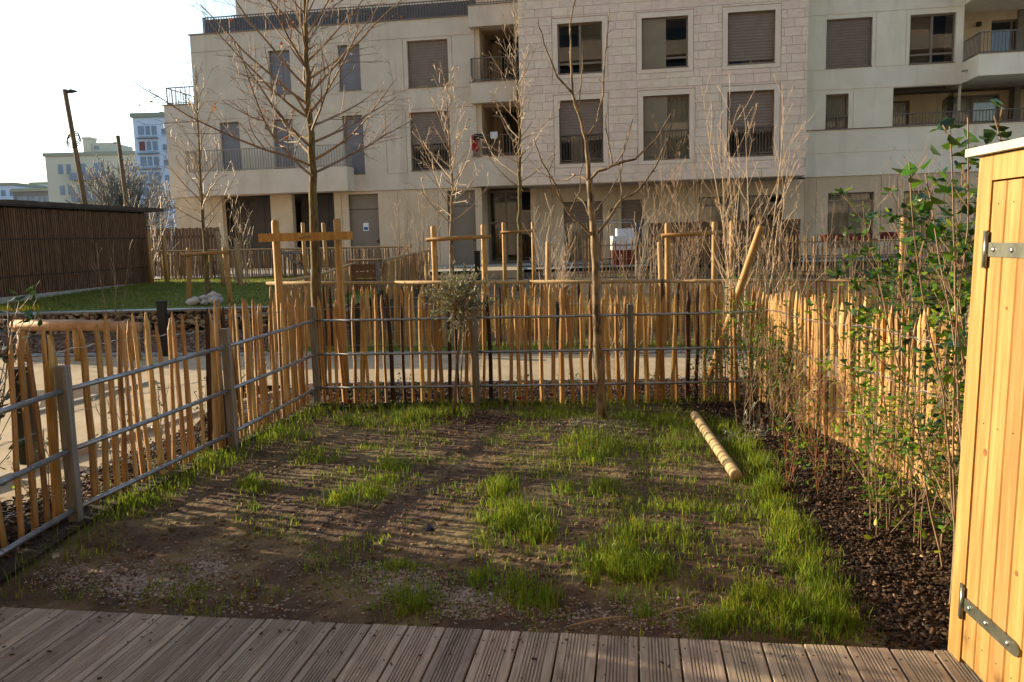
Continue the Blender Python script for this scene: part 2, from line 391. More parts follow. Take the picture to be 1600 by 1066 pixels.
# concrete kerbs and cobble strip: pieces one by one
cubeme = MB(); cubeme.box(0, 1, 0, 1, 0, 1)
def rough_cube(name, mt, bev=0.0):
    mb = MB(); b = bev
    mb.add([(b, b, 0), (1 - b, b, 0), (1 - b, 1 - b, 0), (b, 1 - b, 0), (0, 0, 1 - 2 * b), (1, 0, 1 - 2 * b), (1, 1, 1 - 2 * b), (0, 1, 1 - 2 * b), (b, b, 1), (1 - b, b, 1), (1 - b, 1 - b, 1), (b, 1 - b, 1)],
           [(3, 2, 1, 0), (0, 1, 5, 4), (1, 2, 6, 5), (2, 3, 7, 6), (3, 0, 4, 7), (4, 5, 9, 8), (5, 6, 10, 9), (6, 7, 11, 10), (7, 4, 8, 11), (8, 9, 10, 11)])
    return mb.mesh(name, mt)
KERB = rough_cube('kerb_stone', CONC, 0.06); COBM = rough_cube('cobble', COBB, 0.08)
def kerb(poly, h=0.05, wd=0.08, ln=0.98):
    root = thing('kerb', 'x', 'kerb', (poly[0][0], poly[0][1], gh(*poly[0])))
    for (a, b) in zip(poly, poly[1:]):
        A, B = Vector(a).to_2d(), Vector(b).to_2d(); d = B - A; n = max(1, round(d.length / ln)); an = math.atan2(d.y, d.x)
        for i in range(n):
            p = A + d * (i / n); x, y = p
            inst('kerb_stone', KERB, root, (x, y, gh(x, y) - 0.1), (0, 0, an), (d.length / n - 0.012, wd, 0.1 + h))
    return root
k = kerb([(x, yfront(x)) for x in (-2.6, 0, 2, 5, 9)], 0.035); k['label'] = 'low concrete kerb along the near side of the sand path, behind the back fence'
k = kerb([(-3.86, 5.0), (-3.62, 7.0), (-3.3, 8.6), (-2.62, 10.18)], 0.035); k['label'] = 'concrete kerb edging the bed beside the left picket fence'
k = kerb([(-5.22, 8.6), (-4.95, 9.75), (-4.7, 10.7)], 0.055); k['label'] = 'concrete kerb of the bark bed inside the sand path on the left'
cob = thing('cobble_strip', 'grey cobble edging along the far side of the sand path', 'paving', (-8, yback(-8), gh(-8, yback(-8))))
for i in range(120):
    for r in range(2):
        x = -8.6 + i * 0.125 + r * 0.06; y = yback(x) + 0.02 + r * 0.14
        inst('cobble', COBM, cob, (x, y, gh(x, y) - 0.05), (0, 0, math.atan(-0.145) + rng.uniform(-.05, .05)), (0.115, 0.125, 0.075 + rng.uniform(0, .012)))

# ---- gabion wall: wire basket filled with stones
def stones(n, boxf, smin, smax, seed, flat=0.75):
    r = np.random.RandomState(seed)
    base = np.array([(1, 0, 0), (-1, 0, 0), (0, 1, 0), (0, -1, 0), (0, 0, 1), (0, 0, -1), (.62, .62, .5), (-.62, .6, -.5), (.6, -.62, -.5), (-.6, -.6, .52)])
    fc = np.array([(0, 6, 4), (6, 2, 4), (2, 1, 4), (1, 9, 4), (9, 3, 4), (3, 0, 4), (0, 2, 6), (2, 7, 1), (1, 3, 9), (0, 8, 3), (5, 2, 0), (5, 7, 2), (5, 1, 7), (5, 3, 1), (5, 8, 3), (5, 0, 8)])
    V = []; Fs = []
    for i in range(n):
        p = boxf(r); s = r.uniform(smin, smax); sc_ = np.array((r.uniform(.8, 1.3), r.uniform(.8, 1.3), flat * r.uniform(.7, 1.2))) * s
        b = base * r.uniform(.8, 1.2, base.shape) * sc_
        a = r.uniform(0, 6.28); c, si = math.cos(a), math.sin(a)
        b = np.stack((b[:, 0] * c - b[:, 1] * si, b[:, 0] * si + b[:, 1] * c, b[:, 2]), 1)
        V.append(b + p); Fs.append(fc + i * len(base))
    return np.concatenate(V), np.concatenate(Fs)
ga = thing('gabion_wall', 'long low gabion wall of tan rubble holding up the lawn', 'wall', (-8, 16.1, 0.0))
V, Fs = stones(1500, lambda r: np.array((r.uniform(-13.5, -3.2), r.uniform(16.0, 16.25), r.uniform(0.0, 0.40))), 0.04, 0.085, 3)
npmesh('rubble_fill', V, Fs, GABS, ga, kind='stuff')
mb = MB()
for z in (0.02, 0.2, 0.41):
    mb.tube([(-13.5, 15.93, z), (-3.2, 15.93, z)], 0.006, 4)
for i in range(70):
    x = -13.5 + i * 0.15; mb.tube([(x, 15.93, 0.0), (x, 15.93, 0.42), (x, 16.3, 0.42)], 0.004, 3)
mb.box(-13.5, -3.2, 15.95, 16.3, 0.425, 0.44)
mb.build('wire_basket', WIRE, ga)
for i, (x, y, s) in enumerate([(-6.42, 16.7, .17), (-6.2, 16.62, .13), (-6.05, 16.72, .17), (-6.3, 16.9, .2), (-6.12, 16.85, .16), (-6.25, 16.72, .12)]):
    V, Fs = stones(1, lambda r: np.array((x, y, 0.46 + s * .35 + (0.10 if i > 3 else 0))), s, s * 1.05, 40 + i)
    o = npmesh('boulder', V, Fs, mat('white_boulder', '#b9b2a6', '#9a9287', 6, rough=0.9, bump=0.4), off=(x, y, 0.46))
    tag(o, ['leftmost pale boulder of the heap on the lawn edge', 'small pale boulder in the middle front of the heap on the lawn edge', 'rightmost pale boulder of the heap on the lawn edge', 'large pale boulder at the back of the heap on the lawn edge', 'pale boulder on top of the heap at its right, on the lawn edge', 'smallest pale boulder on top of the heap on the lawn edge'][i], 'rock', 'boulders heaped on the gabion')

# ================================================================== BUILDING
PB = Vector((0.5014, 30.3, 0)); BU = Vector((0.98643, -0.16415, 0)); BN = Vector((-0.16415, -0.98643, 0)); BZ = Vector((0, 0, 1))
def fp(u, z, d=0.0): return PB + BU * u + BN * d + BZ * z
FROT = math.atan2(BU.y, BU.x)
def fbox(mb, u0, u1, z0, z1, d0, d1):
    mb.obox(fp(u0, z0, d0), BU * (u1 - u0), BN * (d1 - d0), BZ * (z1 - z0)); return mb
def fquad(mb, pts): mb.add([fp(*q) for q in pts], [tuple(range(len(pts)))])
def wall(mb, u0, u1, z0, z1, d, holes=(), grooves=(), reveal=0.2, thick=0.3, closed=True):
    """facade sheet with real openings and recessed joints"""
    us = sorted(set([u0, u1] + [q for h in list(holes) + list(grooves) for q in h[:2] if u0 < q < u1]))
    zs = sorted(set([z0, z1] + [q for h in list(holes) + list(grooves) for q in h[2:4] if z0 < q < z1]))
    def state(u, z):
        for h in holes:
            if h[0] < u < h[1] and h[2] < z < h[3]: return 'h'
        for h in grooves:
            if h[0] < u < h[1] and h[2] < z < h[3]: return 'g'
        return 'w'
    G = [[state((a + b) / 2, (c + e) / 2) for c, e in zip(zs, zs[1:])] for a, b in zip(us, us[1:])]
    dep = {'w': d, 'g': d - 0.022, 'h': d - reveal}
    for i, (a, b) in enumerate(zip(us, us[1:])):
        for j, (c, e) in enumerate(zip(zs, zs[1:])):
            s = G[i][j]
            if s != 'h': fquad(mb, [(a, c, dep[s]), (b, c, dep[s]), (b, e, dep[s]), (a, e, dep[s])])
            if i + 1 < len(G) and dep[G[i + 1][j]] != dep[s]: fquad(mb, [(b, c, dep[s]), (b, c, dep[G[i + 1][j]]), (b, e, dep[G[i + 1][j]]), (b, e, dep[s])])
            if j + 1 < len(G[i]) and dep[G[i][j + 1]] != dep[s]: fquad(mb, [(a, e, dep[s]), (b, e, dep[s]), (b, e, dep[G[i][j + 1]]), (a, e, dep[G[i][j + 1]])])
    if closed:
        t = d - thick
        fquad(mb, [(u0, z0, d), (u0, z1, d), (u0, z1, t), (u0, z0, t)]); fquad(mb, [(u1, z0, d), (u1, z0, t), (u1, z1, t), (u1, z1, d)])
        fquad(mb, [(u0, z1, d), (u1, z1, d), (u1, z1, t), (u0, z1, t)]); fquad(mb, [(u0, z0, d), (u0, z0, t), (u1, z0, t), (u1, z0, d)])
    return mb
def hg(u0, u1, z): return (u0, u1, z - 0.012, z + 0.012)
def vg(u, z0, z1): return (u - 0.012, u + 0.012, z0, z1)

bld = thing('apartment_building', 'cream apartment building with a pale stone-clad middle block and roller shutters', 'building', fp(0, 0.65))
DL, DR = -0.95, -1.8      # left wing and right wing set back behind the stone block

def window(u0, u1, z0, z1, d, style, par=bld, shut=1.0, mull=True, low=None, rail=False, curtain=False, smat=None):
    """style: shutter (roller, covers share shut), glass, slide (half sliding panel)"""
    r = d - 0.14
    wn = MB(); t = 0.055
    for a, b, c, e in ((u0, u1, z0, z0 + t), (u0, u1, z1 - t, z1), (u0, u0 + t, z0 + t, z1 - t), (u1 - t, u1, z0 + t, z1 - t)): fbox(wn, a, b, c, e, r - 0.05, r)
    if style != 'shutter' or shut < 0.98:
        if mull: fbox(wn, (u0 + u1) / 2 - 0.04, (u0 + u1) / 2 + 0.04, z0 + t, z1 - t, r - 0.05, r + 0.005)
        if low: fbox(wn, u0 + t, u1 - t, low - 0.035, low + 0.035, r - 0.05, r + 0.003)
    fbox(wn, u0 - 0.02, u1 + 0.02, z0 - 0.03, z0, r - 0.05, d + 0.03)
    o = wn.build('window', FRAME, par)
    if style != 'shutter' or shut < 0.98:
        g = MB(); 
        for a, b in (((u0 + t, (u0 + u1) / 2 - 0.04), ((u0 + u1) / 2 + 0.04, u1 - t)) if mull else ((u0 + t, u1 - t),)):
            for c, e in (((z0 + t, low - 0.035), (low + 0.035, z1 - t)) if low else ((z0 + t, z1 - t),)):
                p = MB(); fquad(p, [(a, c, r - 0.03), (b, c, r - 0.03), (b, e, r - 0.03), (a, e, r - 0.03)])
                p.build('pane', GLASS, o)
        if curtain:
            c = MB(); pts = []; n = 26
            for i in range(n + 1):
                uu = lerp(u0 + t, u1 - t, i / n); 
                if curtain == 'half' and not (0.2 < i / n < 0.55): continue
                pts.append((uu, r - 0.16 + 0.03 * math.sin(i * 2.1)))
            for (a, da), (b, db) in zip(pts, pts[1:]): fquad(c, [(a, z0, da), (b, z0, db), (b, z1, db), (a, z1, da)])
            c.build('curtain', CURT, o)
    if style == 'shutter':
        s = MB(); zb = lerp(z1, z0, shut) + t; fbox(s, u0 + t * .6, u1 - t * .6, zb, z1 - 0.05, r + 0.004, r + 0.025); fbox(s, u0 + t * .6, u1 - t * .6, zb - 0.05, zb, r + 0.002, r + 0.035)
        s.build('roller_shutter', smat or SHUT, o)
    if style == 'slide':
        s = MB(); fbox(s, u0 + 0.02, (u0 + u1) / 2 + 0.04, z0 + 0.01, z1 - 0.02, r + 0.02, r + 0.055)
        fbox(s, u0 + 0.04, (u0 + u1) / 2 + 0.02, (z0 + z1) / 2 - 0.008, (z0 + z1) / 2 + 0.008, r + 0.05, r + 0.06); s.build('sliding_shutter', PANEL, o)
    if rail:
        q = MB(); zt = z0 + 1.0
        fbox(q, u0, u1, zt - 0.03, zt, d - 0.07, d - 0.03); fbox(q, u0, u1, z0 + 0.08, z0 + 0.11, d - 0.06, d - 0.04)
        n = int((u1 - u0) / 0.10)
        for i in range(n): 
            uu = lerp(u0 + .05, u1 - .05, i / (n - 1)); fbox(q, uu - 0.009, uu + 0.009, z0 + 0.1, zt - 0.03, d - 0.057, d - 0.043)
        q.build('railing', RAILM, o)
    return o
def railing(u0, u1, z0, z1, d, par, step=0.11, back=None, sides=()):
    q = MB()
    fbox(q, u0, u1, z1 - 0.035, z1, d - 0.03, d + 0.02); fbox(q, u0, u1, z0 + 0.05, z0 + 0.08, d - 0.015, d + 0.01)
    n = max(2, int((u1 - u0) / step))
    for i in range(n + 1):
        uu = lerp(u0 + 0.01, u1 - 0.01, i / n); tl = 0.018 * (1 if i % 2 else -1)
        big = i % 12 == 0
        wdt = 0.02 if big else 0.009
        mb_ = fbox(q, uu - wdt, uu + wdt, z0, z1 - 0.035, d - 0.02, d + 0.008)
    for (us, d0, d1) in sides:
        for k in range(2): fbox(q, us - 0.015, us + 0.015, (z1 - 0.035, z0 + 0.05)[k], (z1, z0 + 0.08)[k], d0, d1)
        m_ = int(abs(d1 - d0) / step)
        for i in range(m_ + 1):
            dd = lerp(d0, d1, i / m_); fbox(q, us - 0.01, us + 0.01, z0, z1 - 0.035, dd - 0.009, dd + 0.009)
    o = q.build('railing', RAILM, par)
    if back:
        p = MB(); fbox(p, u0 + 0.05, u1, z0 + 0.04, z1 - 0.08, d - 0.06, d - 0.045); p.build('screen', back, o)
    return o

# --- core volumes: floors, cross walls, roof, back so that rooms are dark
core = MB()
for z in (0.45, 3.55, 6.55, 9.35):
    fbox(core, -14.2, 22, z, z + 0.22, -9.5, -2.9)
fbox(core, -14.2, 22, 0.4, 12, -9.8, -9.5)
for u in (-14.2, -8.2, -5.0, 0.15, 3.6, 6.3, 9.6, 13.0, 17.6, 21.7): fbox(core, u, u + 0.2, 0.4, 9.6, -9.5, -3.0)
core.build('floor_core', INTER, bld)

# --- left wing
holesL = [(-4.39, -2.82, 7.36, 9.06), (-4.39, -2.83, 4.28, 6.45), (-9.94, -9.07, 7.40, 9.04), (-7.13, -6.25, 7.40, 9.08),
          (-12.17, -11.34, 4.60, 6.44), (-9.94, -9.11, 4.60, 6.45), (-7.08, -6.25, 4.25, 6.46)]
grL = [hg(-13.16, -1.75, 9.16), hg(-13.16, -9.99, 7.27), hg(-9.0, -7.2, 7.27), hg(-6.1, -4.45, 7.27), hg(-2.75, -1.8, 7.27), hg(-14.49, -1.75, 6.56), vg(-10.45, 7.28, 9.15), vg(-4.55, 7.28, 9.15), vg(-2.66, 7.28, 9.15),
       vg(-4.55, 4.2, 6.55), vg(-5.35, 4.2, 6.55), hg(-5.35, -4.5, 4.2), vg(-12.35, 4.6, 6.55), hg(-2.7, -1.78, 4.2)]
lw = MB(); wall(lw, -13.16, -1.80, 6.60, 9.82, DL, [h for h in holesL if h[2] > 7], [g for g in grL if g[3] > 6.7])
wall(lw, -14.49, -1.80, 3.58, 6.60, DL, [h for h in holesL if h[2] < 7], [g for g in grL if g[3] < 6.7])
fbox(lw, -14.49, -13.17, 6.6, 7.2, DL - 8, DL); fbox(lw, -14.49, -14.3, 3.58, 6.6, DL - 8, DL - 0.31); fbox(lw, -13.16, -12.9, 6.6, 9.82, DL - 8, DL - 0.31)
fbox(lw, -13.16, -1.8, 9.45, 9.80, DL - 8, DL - 0.31)
lwo = lw.build('left_wing_wall', PLASTER, bld, label='grey-cream rendered wall of the left wing')
GFL = -1.75
holesG = [(-7.02, -5.80, 0.65, 3.47), (-3.05, -1.96, 0.65, 3.48)]
for (a, b, hh, gg) in ((-10.25, -9.35, [], []), (-14.36, -12.32, [], []), (-7.6, -1.70, holesG, [vg(-5.0, .6, 3.5), vg(-3.4, .6, 3.5), vg(-7.3, .6, 3.5)])):
    lg = MB(); wall(lg, a, b, 0.5, 3.57, GFL + .75, hh, gg, reveal=0.12); lg.build('ground_floor_wall', TAN, bld, label='warm tan rendered ground floor of the left wing')
for (a, b) in ((-12.31, -10.26), (-9.34, -7.61)):
    p = MB(); fbox(p, a, b, 0.5, 3.56, GFL - .2, GFL - .1)
    for i in range(1, 3): fbox(p, lerp(a, b, i / 3) - .015, lerp(a, b, i / 3) + .015, 0.6, 3.4, GFL - .11, GFL - .08)
    fbox(p, a, b, 2.95, 2.99, GFL - .11, GFL - .08); p.build('garage_panel', DARKG, bld)
for (a, b, zz) in ((-7.02, -5.80, 3.47), (-3.05, -1.96, 3.48)):
    p = MB(); fbox(p, a + .01, b - .01, 0.66, 2.88, DL - .28, DL - .2 ); fbox(p, a + .01, b - .01, 2.90, zz - .01, DL - .28, DL - .2)
    do = p.build('door', DOORG, bld)
    h = MB(); fbox(h, b - .16, b - .06, 1.62, 1.66, DL - .2, DL - .14); fbox(h, b - .10, b - .07, 1.55, 1.72, DL - .2, DL - .18); h.build('handle', LAMP, do)
n_ = MB(); fbox(n_, -6.5, -6.28, 2.05, 2.36, DL - .198, DL - .19); tag(n_.build('paper_notice', PAPER, off=fp(-6.4, 2.05, DL - .2)), 'white paper notice on the grey door behind the big tree', 'notice')
n_ = MB(); fbox(n_, -6.47, -6.31, 2.09, 2.2, DL - .189, DL - .185); tag(n_.build('printed_picture', BLUEC, off=fp(-6.4, 2.1, DL - .19)), 'dark blue printed block on the white door notice', 'print')
# shutters in the narrow openings
for h in holesL[2:]:
    window(h[0], h[1], h[2], h[3], DL, 'shutter', shut=1.0, smat=GREYP)
window(*holesL[0], DL, 'shutter', shut=1.0)
window(*holesL[1], DL, 'shutter', shut=0.55, rail=True, curtain=False)
# long balcony of the left wing
bl = MB(); fbox(bl, -13.4, -6.7, 3.58, 4.48, DL + 0.003, DL + 0.75); blo = bl.build('balcony', PLASTER, bld)
RM0 = RAILM; RAILM = mat('pale_railing', '#988d80', '#8d8275', 4, rough=.6)
railing(-13.3, -6.75, 4.48, 5.32, DL + .70, blo, sides=((-13.28, DL + .02, DL + .7), (-6.77, DL + .02, DL + .7)))
RAILM = RM0
# roof terrace with railing, set-back top floor
cp = MB(); fbox(cp, -13.22, -1.74, 9.822, 9.86, DL - .4, DL + .04); fbox(cp, -14.55, -13.2, 7.202, 7.235, DL - 6, DL + .04); cp.build('coping', FRAME, bld)
railing(-12.7, -1.75, 9.80, 10.52, DL - .25, bld, back=BALG, sides=((-12.7, DL - 3, DL - .25),))
railing(-14.4, -13.2, 7.24, 7.92, DL - .12, bld, sides=((-14.4, DL - 4, DL - .12),), step=0.2)
up = MB(); wall(up, -12.9, 0.0, 9.4, 14, -4.4, [(-12.0, -9.6, 9.6, 11.0), (-6.6, -5.2, 9.6, 11.15), (-3.6, -2.0, 9.6, 11.1)], [hg(-12.9, 0, 11.3), vg(-12.2, 9.4, 11.3)]); fbox(up, -12.9, -12.6, 9.4, 14, -9.8, -4.71); fbox(up, -12.9, 0, 13.7, 14, -9.8, -4.71); up.build('top_floor_wall', PLASTER, bld)
for a, b, c, e in ((-12.0, -9.6, 9.6, 11.0), (-6.6, -5.2, 9.6, 11.15), (-3.6, -2.0, 9.6, 11.1)): window(a, b, c, e, -4.4, 'glass')

# --- loggias between the wings
lo = MB()
fbox(lo, -1.795, -1.6, 3.58, 10.2, -3.4, DL - .02)
fbox(lo, -1.6, 0.0, 3.56, 10.2, -3.7, -3.4)
for z in (3.5, 6.5, 9.3): fbox(lo, -1.6, -0.002, z + .06, z + .28, -3.4, -1.4)
lo.build('loggia_wall', TAN, bld)
for (z0, z1, r) in ((3.58, 4.66, 5.46), (6.62, 7.36, 8.24), (9.34, 10.08, 10.95)):
    b = MB(); fbox(b, -1.93, -0.003, z0, z1, -1.35, -0.62)
    bo = b.build('balcony', PLASTER, bld); c = MB(); fbox(c, -1.96, -0.004, z1, z1 + .03, -1.38, -0.59); c.build('coping', FRAME, bo)
    railing(-1.9, -0.05, z1 + .03, r, -0.68, bo, sides=((-1.9, -1.3, -.68),))
for z0 in (4.7, 7.4):
    p = MB(); fbox(p, -1.2, -0.2, z0, z0 + 1.95, -3.39, -3.34); p.build('balcony_door', DARKG, bld)
# laundry on the loggia railing
l = MB()
for i in range(5):
    a = i * .05; fbox(l, -1.93 + a, -1.885 + a, 4.9 - .06 * (i % 2), 5.47, -0.62 - .01 * (i % 2), -0.59 + .012 * (i % 2))
tag(l.build('red_garment', CLOTHR, off=fp(-1.9, 4.9, -.6)), 'red garment hanging over the loggia railing', 'laundry')
l = MB(); fbox(l, -1.84, -1.55, 5.36, 5.50, -.61, -.57); fbox(l, -1.86, -1.5, 5.29, 5.36, -.612, -.574); tag(l.build('black_garment', CLOTHK, off=fp(-1.8, 5.3, -.6)), 'black garment hung over the loggia railing beside the red one', 'laundry')
l = MB(); fbox(l, -1.22, -.95, 5.34, 5.55, -.62, -.58); fbox(l, -1.2, -.97, 5.3, 5.34, -.618, -.584); tag(l.build('white_towel', CLOTHW, off=fp(-1.1, 5.3, -.6)), 'small white towel on the loggia railing', 'laundry')

# --- stone-clad block
HB = [(1.39, 2.97, 7.36, 9.08), (4.34, 5.92, 7.38, 9.08), (7.25, 8.82, 7.35, 9.07), (1.40, 2.97, 4.25, 6.45), (4.38, 5.97, 4.26, 6.45), (7.25, 8.82, 4.25, 6.45)]
sb = MB(); wall(sb, 0, 9.88, 3.52, 13.5, -0.035, HB, [], reveal=0.2, thick=3.0)
fbox(sb, 0.02, 9.86, 3.50, 3.60, -1.79, -0.04)
swo = sb.build('stone_wall', STONEB, bld, label='pale limestone-clad wall of the middle block')
SL = rough_cube('stone_slab', STONE, 0.0)
slab_rects = []
rows = [3.525 + i * 0.291 for i in range(25)]
for i, z in enumerate(rows):
    ze = z + 0.281; u = 0.0 if i % 2 == 0 else -0.28
    rr = random.Random(i)
    if i % 3 == 1: u -= 0.14
    while u < 9.88:
        wd = 0.56 + rr.choice((0, 0, 0, .03, -.04, 0.05)); a, b = max(u, 0.002), min(u + wd - 0.009, 9.878); u += wd
        if b - a < 0.05: continue
        segs = [(a, b, z, ze)]
        for h in HB:
            hu0, hu1, hz0, hz1 = h[0] - .19, h[1] + .19, h[2] - .17, h[3] + .19
            ns = []
            for (p, q, r_, s_) in segs:
                if q <= hu0 or p >= hu1 or s_ <= hz0 or r_ >= hz1: ns.append((p, q, r_, s_)); continue
                if p < hu0 - .03: ns.append((p, hu0 - .008, r_, s_))
                if q > hu1 + .03: ns.append((hu1 + .008, q, r_, s_))
                pp, qq = max(p, hu0), min(q, hu1)
                if r_ < hz0 - .03: ns.append((pp, qq, r_, hz0 - .008))
                if s_ > hz1 + .03: ns.append((pp, qq, hz1 + .008, s_))
            segs = ns
        slab_rects += segs
slab_rects.sort(key=lambda q: (q[2] > 10.3, -(q[1] - q[0]) * (q[3] - q[2])))
for (a, b, c, e) in slab_rects[:300]:
    inst('stone_slab', SL, swo, fp(a, c, -0.03), (0, 0, FROT), (b - a, 0.03, e - c)).location = fp(a, c, rng.uniform(-.0025, .0025)) - WL[swo.name]
rest = MB()
for (a, b, c, e) in slab_rects[300:]: fbox(rest, a, b, c, e, -0.03, 0.0)
if rest.v: rest.build('stone_slabs', STONE, swo)['kind'] = 'stuff'
for h in HB:
    s = MB()
    for a, b, c, e in ((h[0] - .18, h[1] + .18, h[3], h[3] + .18), (h[0] - .18, h[1] + .18, h[2] - .16, h[2]), (h[0] - .18, h[0], h[2], h[3]), (h[1], h[1] + .18, h[2], h[3])): fbox(s, a, b, c, e, -0.06, -0.008)
    s.build('window_surround', SURR, swo)
window(*HB[0], -.03, 'glass', low=7.72)
window(*HB[1], -.03, 'slide', low=7.72)
window(*HB[2], -.03, 'shutter', shut=0.93)
window(*HB[3], -.03, 'shutter', shut=0.56, rail=True, curtain='half')
window(*HB[4], -.03, 'slide', rail=True, curtain=True)
window(*HB[5], -.03, 'shutter', shut=0.62, rail=True)
tp = MB(); fbox(tp, 7.3, 7.75, 7.41, 7.50, -.25, -.22); tag(tp.build('blue_cushion', BLUEC, off=fp(7.3, 7.4, -.2)), 'blue thing showing under the raised roller shutter of the upper right stone window', 'cushion')

# ground floor under the block: recessed tan wall, entrance, terrace windows
GH = [(1.33, 2.82, 0.66, 2.95), (3.53, 4.30, 0.66, 2.95), (6.40, 7.92, 0.66, 2.97), (8.22, 9.44, 0.66, 2.97)]
gb = MB(); wall(gb, 0.05, 10.2, 0.5, 3.5, -1.85, GH, [vg(0.9, .6, 3.49), vg(3.05, .6, 3.49), vg(3.35, .6, 3.49), vg(4.9, .6, 3.49), vg(6.0, .6, 3.49), vg(8.07, .6, 3.49)], reveal=.15, thick=.3)
gb.build('ground_floor_wall', TAN, bld, label='warm tan recessed ground floor wall under the stone block')
window(*GH[0], -1.85, 'shutter', shut=0.35, curtain=True); window(*GH[1], -1.85, 'shutter', shut=0.42, mull=False)
window(*GH[2], -1.85, 'glass', low=2.65, curtain=True); window(*GH[3], -1.85, 'glass', low=2.65)
for (u, z, d) in ((3.13, 2.5, -1.85), (13.05, 2.2, DR), (16.2, 8.75, DR - 1.2), (17.6, 6.2, DR - 1.4), (-10.2, 6.1, DL)):
    q = MB(); fbox(q, u, u + .14, z, z + .14, d, d + .12); fbox(q, u + .03, u + .11, z - .02, z, d + .02, d + .1); q.build('wall_lamp', LAMP, bld)
# entrance
ed = MB()
for a, b in ((-1.69, -1.6), (-1.02, -.95), (-.5, -.42), (0, .05)): fbox(ed, a, b, 0.66, 3.5, -2.3, -2.2)
fbox(ed, -1.69, .05, 3.4, 3.5, -2.31, -2.19); fbox(ed, -1.6, 0, 2.2, 2.27, -2.3, -2.2); fbox(ed, -1.6, 0, .66, .75, -2.3, -2.2)
edo = ed.build('entrance_door', FRAME, bld)
for a, b in ((-1.6, -1.02), (-.95, -.5), (-.42, 0)):
    for c, e in ((.75, 2.2), (2.27, 3.4)):
        p = MB(); fquad(p, [(a, c, -2.25), (b, c, -2.25), (b, e, -2.25), (a, e, -2.25)]); p.build('pane', GLASS, edo)
ew = MB(); fbox(ew, -1.85, -1.70, 0.5, 3.57, -2.6, -1.01); ew.build('entrance_reveal', TAN, bld)

# --- right wing
grR = [hg(9.9, 20, 9.2), hg(9.9, 11.0, 7.31), hg(9.9, 15.38, 6.60), vg(12.5, 7.32, 9.19), vg(13.5, 7.32, 9.19), hg(12.5, 13.5, 7.32), vg(11.8, 5.25, 6.6), hg(9.9, 20, 4.38)]
holesR = [(10.83, 12.38, 7.37, 9.05), (13.63, 15.13, 7.35, 9.02), (10.86, 11.64, 5.24, 6.46)]
rw = MB(); wall(rw, 9.75, 15.38, 5.20, 13.0, DR, holesR + [(13.14, 15.38, 5.24, 6.58)], grR, thick=0.3)
wall(rw, 9.75, 22, 3.56, 5.20, DR, [], [hg(9.9, 22, 4.38)]); rw.build('right_wing_wall', WHITE, bld, label='white rendered wall of the right wing')
window(*holesR[0], DR, 'shutter', shut=1.0); window(*holesR[1], DR, 'glass', low=7.68); window(*holesR[2], DR, 'glass', mull=False, curtain=True)
lr = MB(); LD = DR - 1.7
wall(lr, 13.1, 22, 5.2, 6.62, LD, [(13.35, 14.2, 5.25, 6.35), (15.5, 17.3, 5.25, 6.42)]); fbox(lr, 12.95, 13.13, 5.2, 6.6, LD - .3, DR - .21); fbox(lr, 15.38, 22, 9.2, 12, DR - 1.6, DR - 1.3)
wall(lr, 15.38, 22, 6.62, 9.2, DR - 1.3, [(16.75, 18.2, 6.7, 8.95)]); fbox(lr, 15.2, 15.379, 6.6, 9.2, DR - 1.3, DR - .31); lr.build('loggia_wall', TAN, bld)
window(13.35, 14.2, 5.25, 6.35, LD, 'glass', mull=False, curtain=True); window(15.5, 17.3, 5.25, 6.42, LD, 'glass', curtain=True); window(16.75, 18.2, 6.7, 8.95, DR - 1.3, 'glass')
railing(9.95, 22, 5.22, 5.68, DR - .05, bld)
c = MB(); fbox(c, 9.9, 22, 5.202, 5.232, DR - .2, DR + .04); c.build('coping', FRAME, bld)
for z0, z1, r in ((6.6, 7.3, 8.02), (9.25, 9.95, 10.6)):
    b = MB(); fbox(b, 15.385, 22, z0, z1, DR - 1.29, DR + 1.45); bo = b.build('balcony', WHITE, bld)
    railing(15.42, 22, z1, r, DR + 1.4, bo, sides=((15.42, DR + .02, DR + 1.4),)); c = MB(); fbox(c, 15.36, 22, z1, z1 + .025, DR + 1.2, DR + 1.47); c.build('coping', FRAME, bo)
sp = MB(); sp.tube([fp(15.39, 6.95, DR + .5), fp(15.2, 6.93, DR + .5)], .03, 8); sp.build('water_spout', GALV, bld)
sc_ = MB()
fquad(sc_, [(14.9, 5.24, DR - .4), (15.45, 5.24, DR - .9), (15.45, 6.5, DR - .9), (14.9, 6.1, DR - .4)]); sc_.build('glass_screen', glass('frosted_screen', (.35, .38, .38, 1), .2), bld)
HR = [(11.02, 12.62, 1.0, 2.96), (13.6, 14.6, .66, 2.95), (16.0, 17.4, .66, 2.95)]
rg = MB(); wall(rg, 10.21, 22, 0.5, 3.56, DR - .05, HR, [vg(10.6, .6, 3.5), vg(12.85, .6, 3.5), vg(13.4, .6, 3.5), vg(15, .6, 3.5), hg(10.2, 22, 1.9)], reveal=.15)
rg.build('ground_floor_wall', TAN, bld, label='tan panelled ground floor of the right wing')
for h in HR: window(*h, DR - .05, 'glass', low=2.65, curtain=True)
rf = MB(); fbox(rf, 0.01, 22, 13.4, 13.6, -9.8, -.05); rf.build('roof', ROOFM, bld)

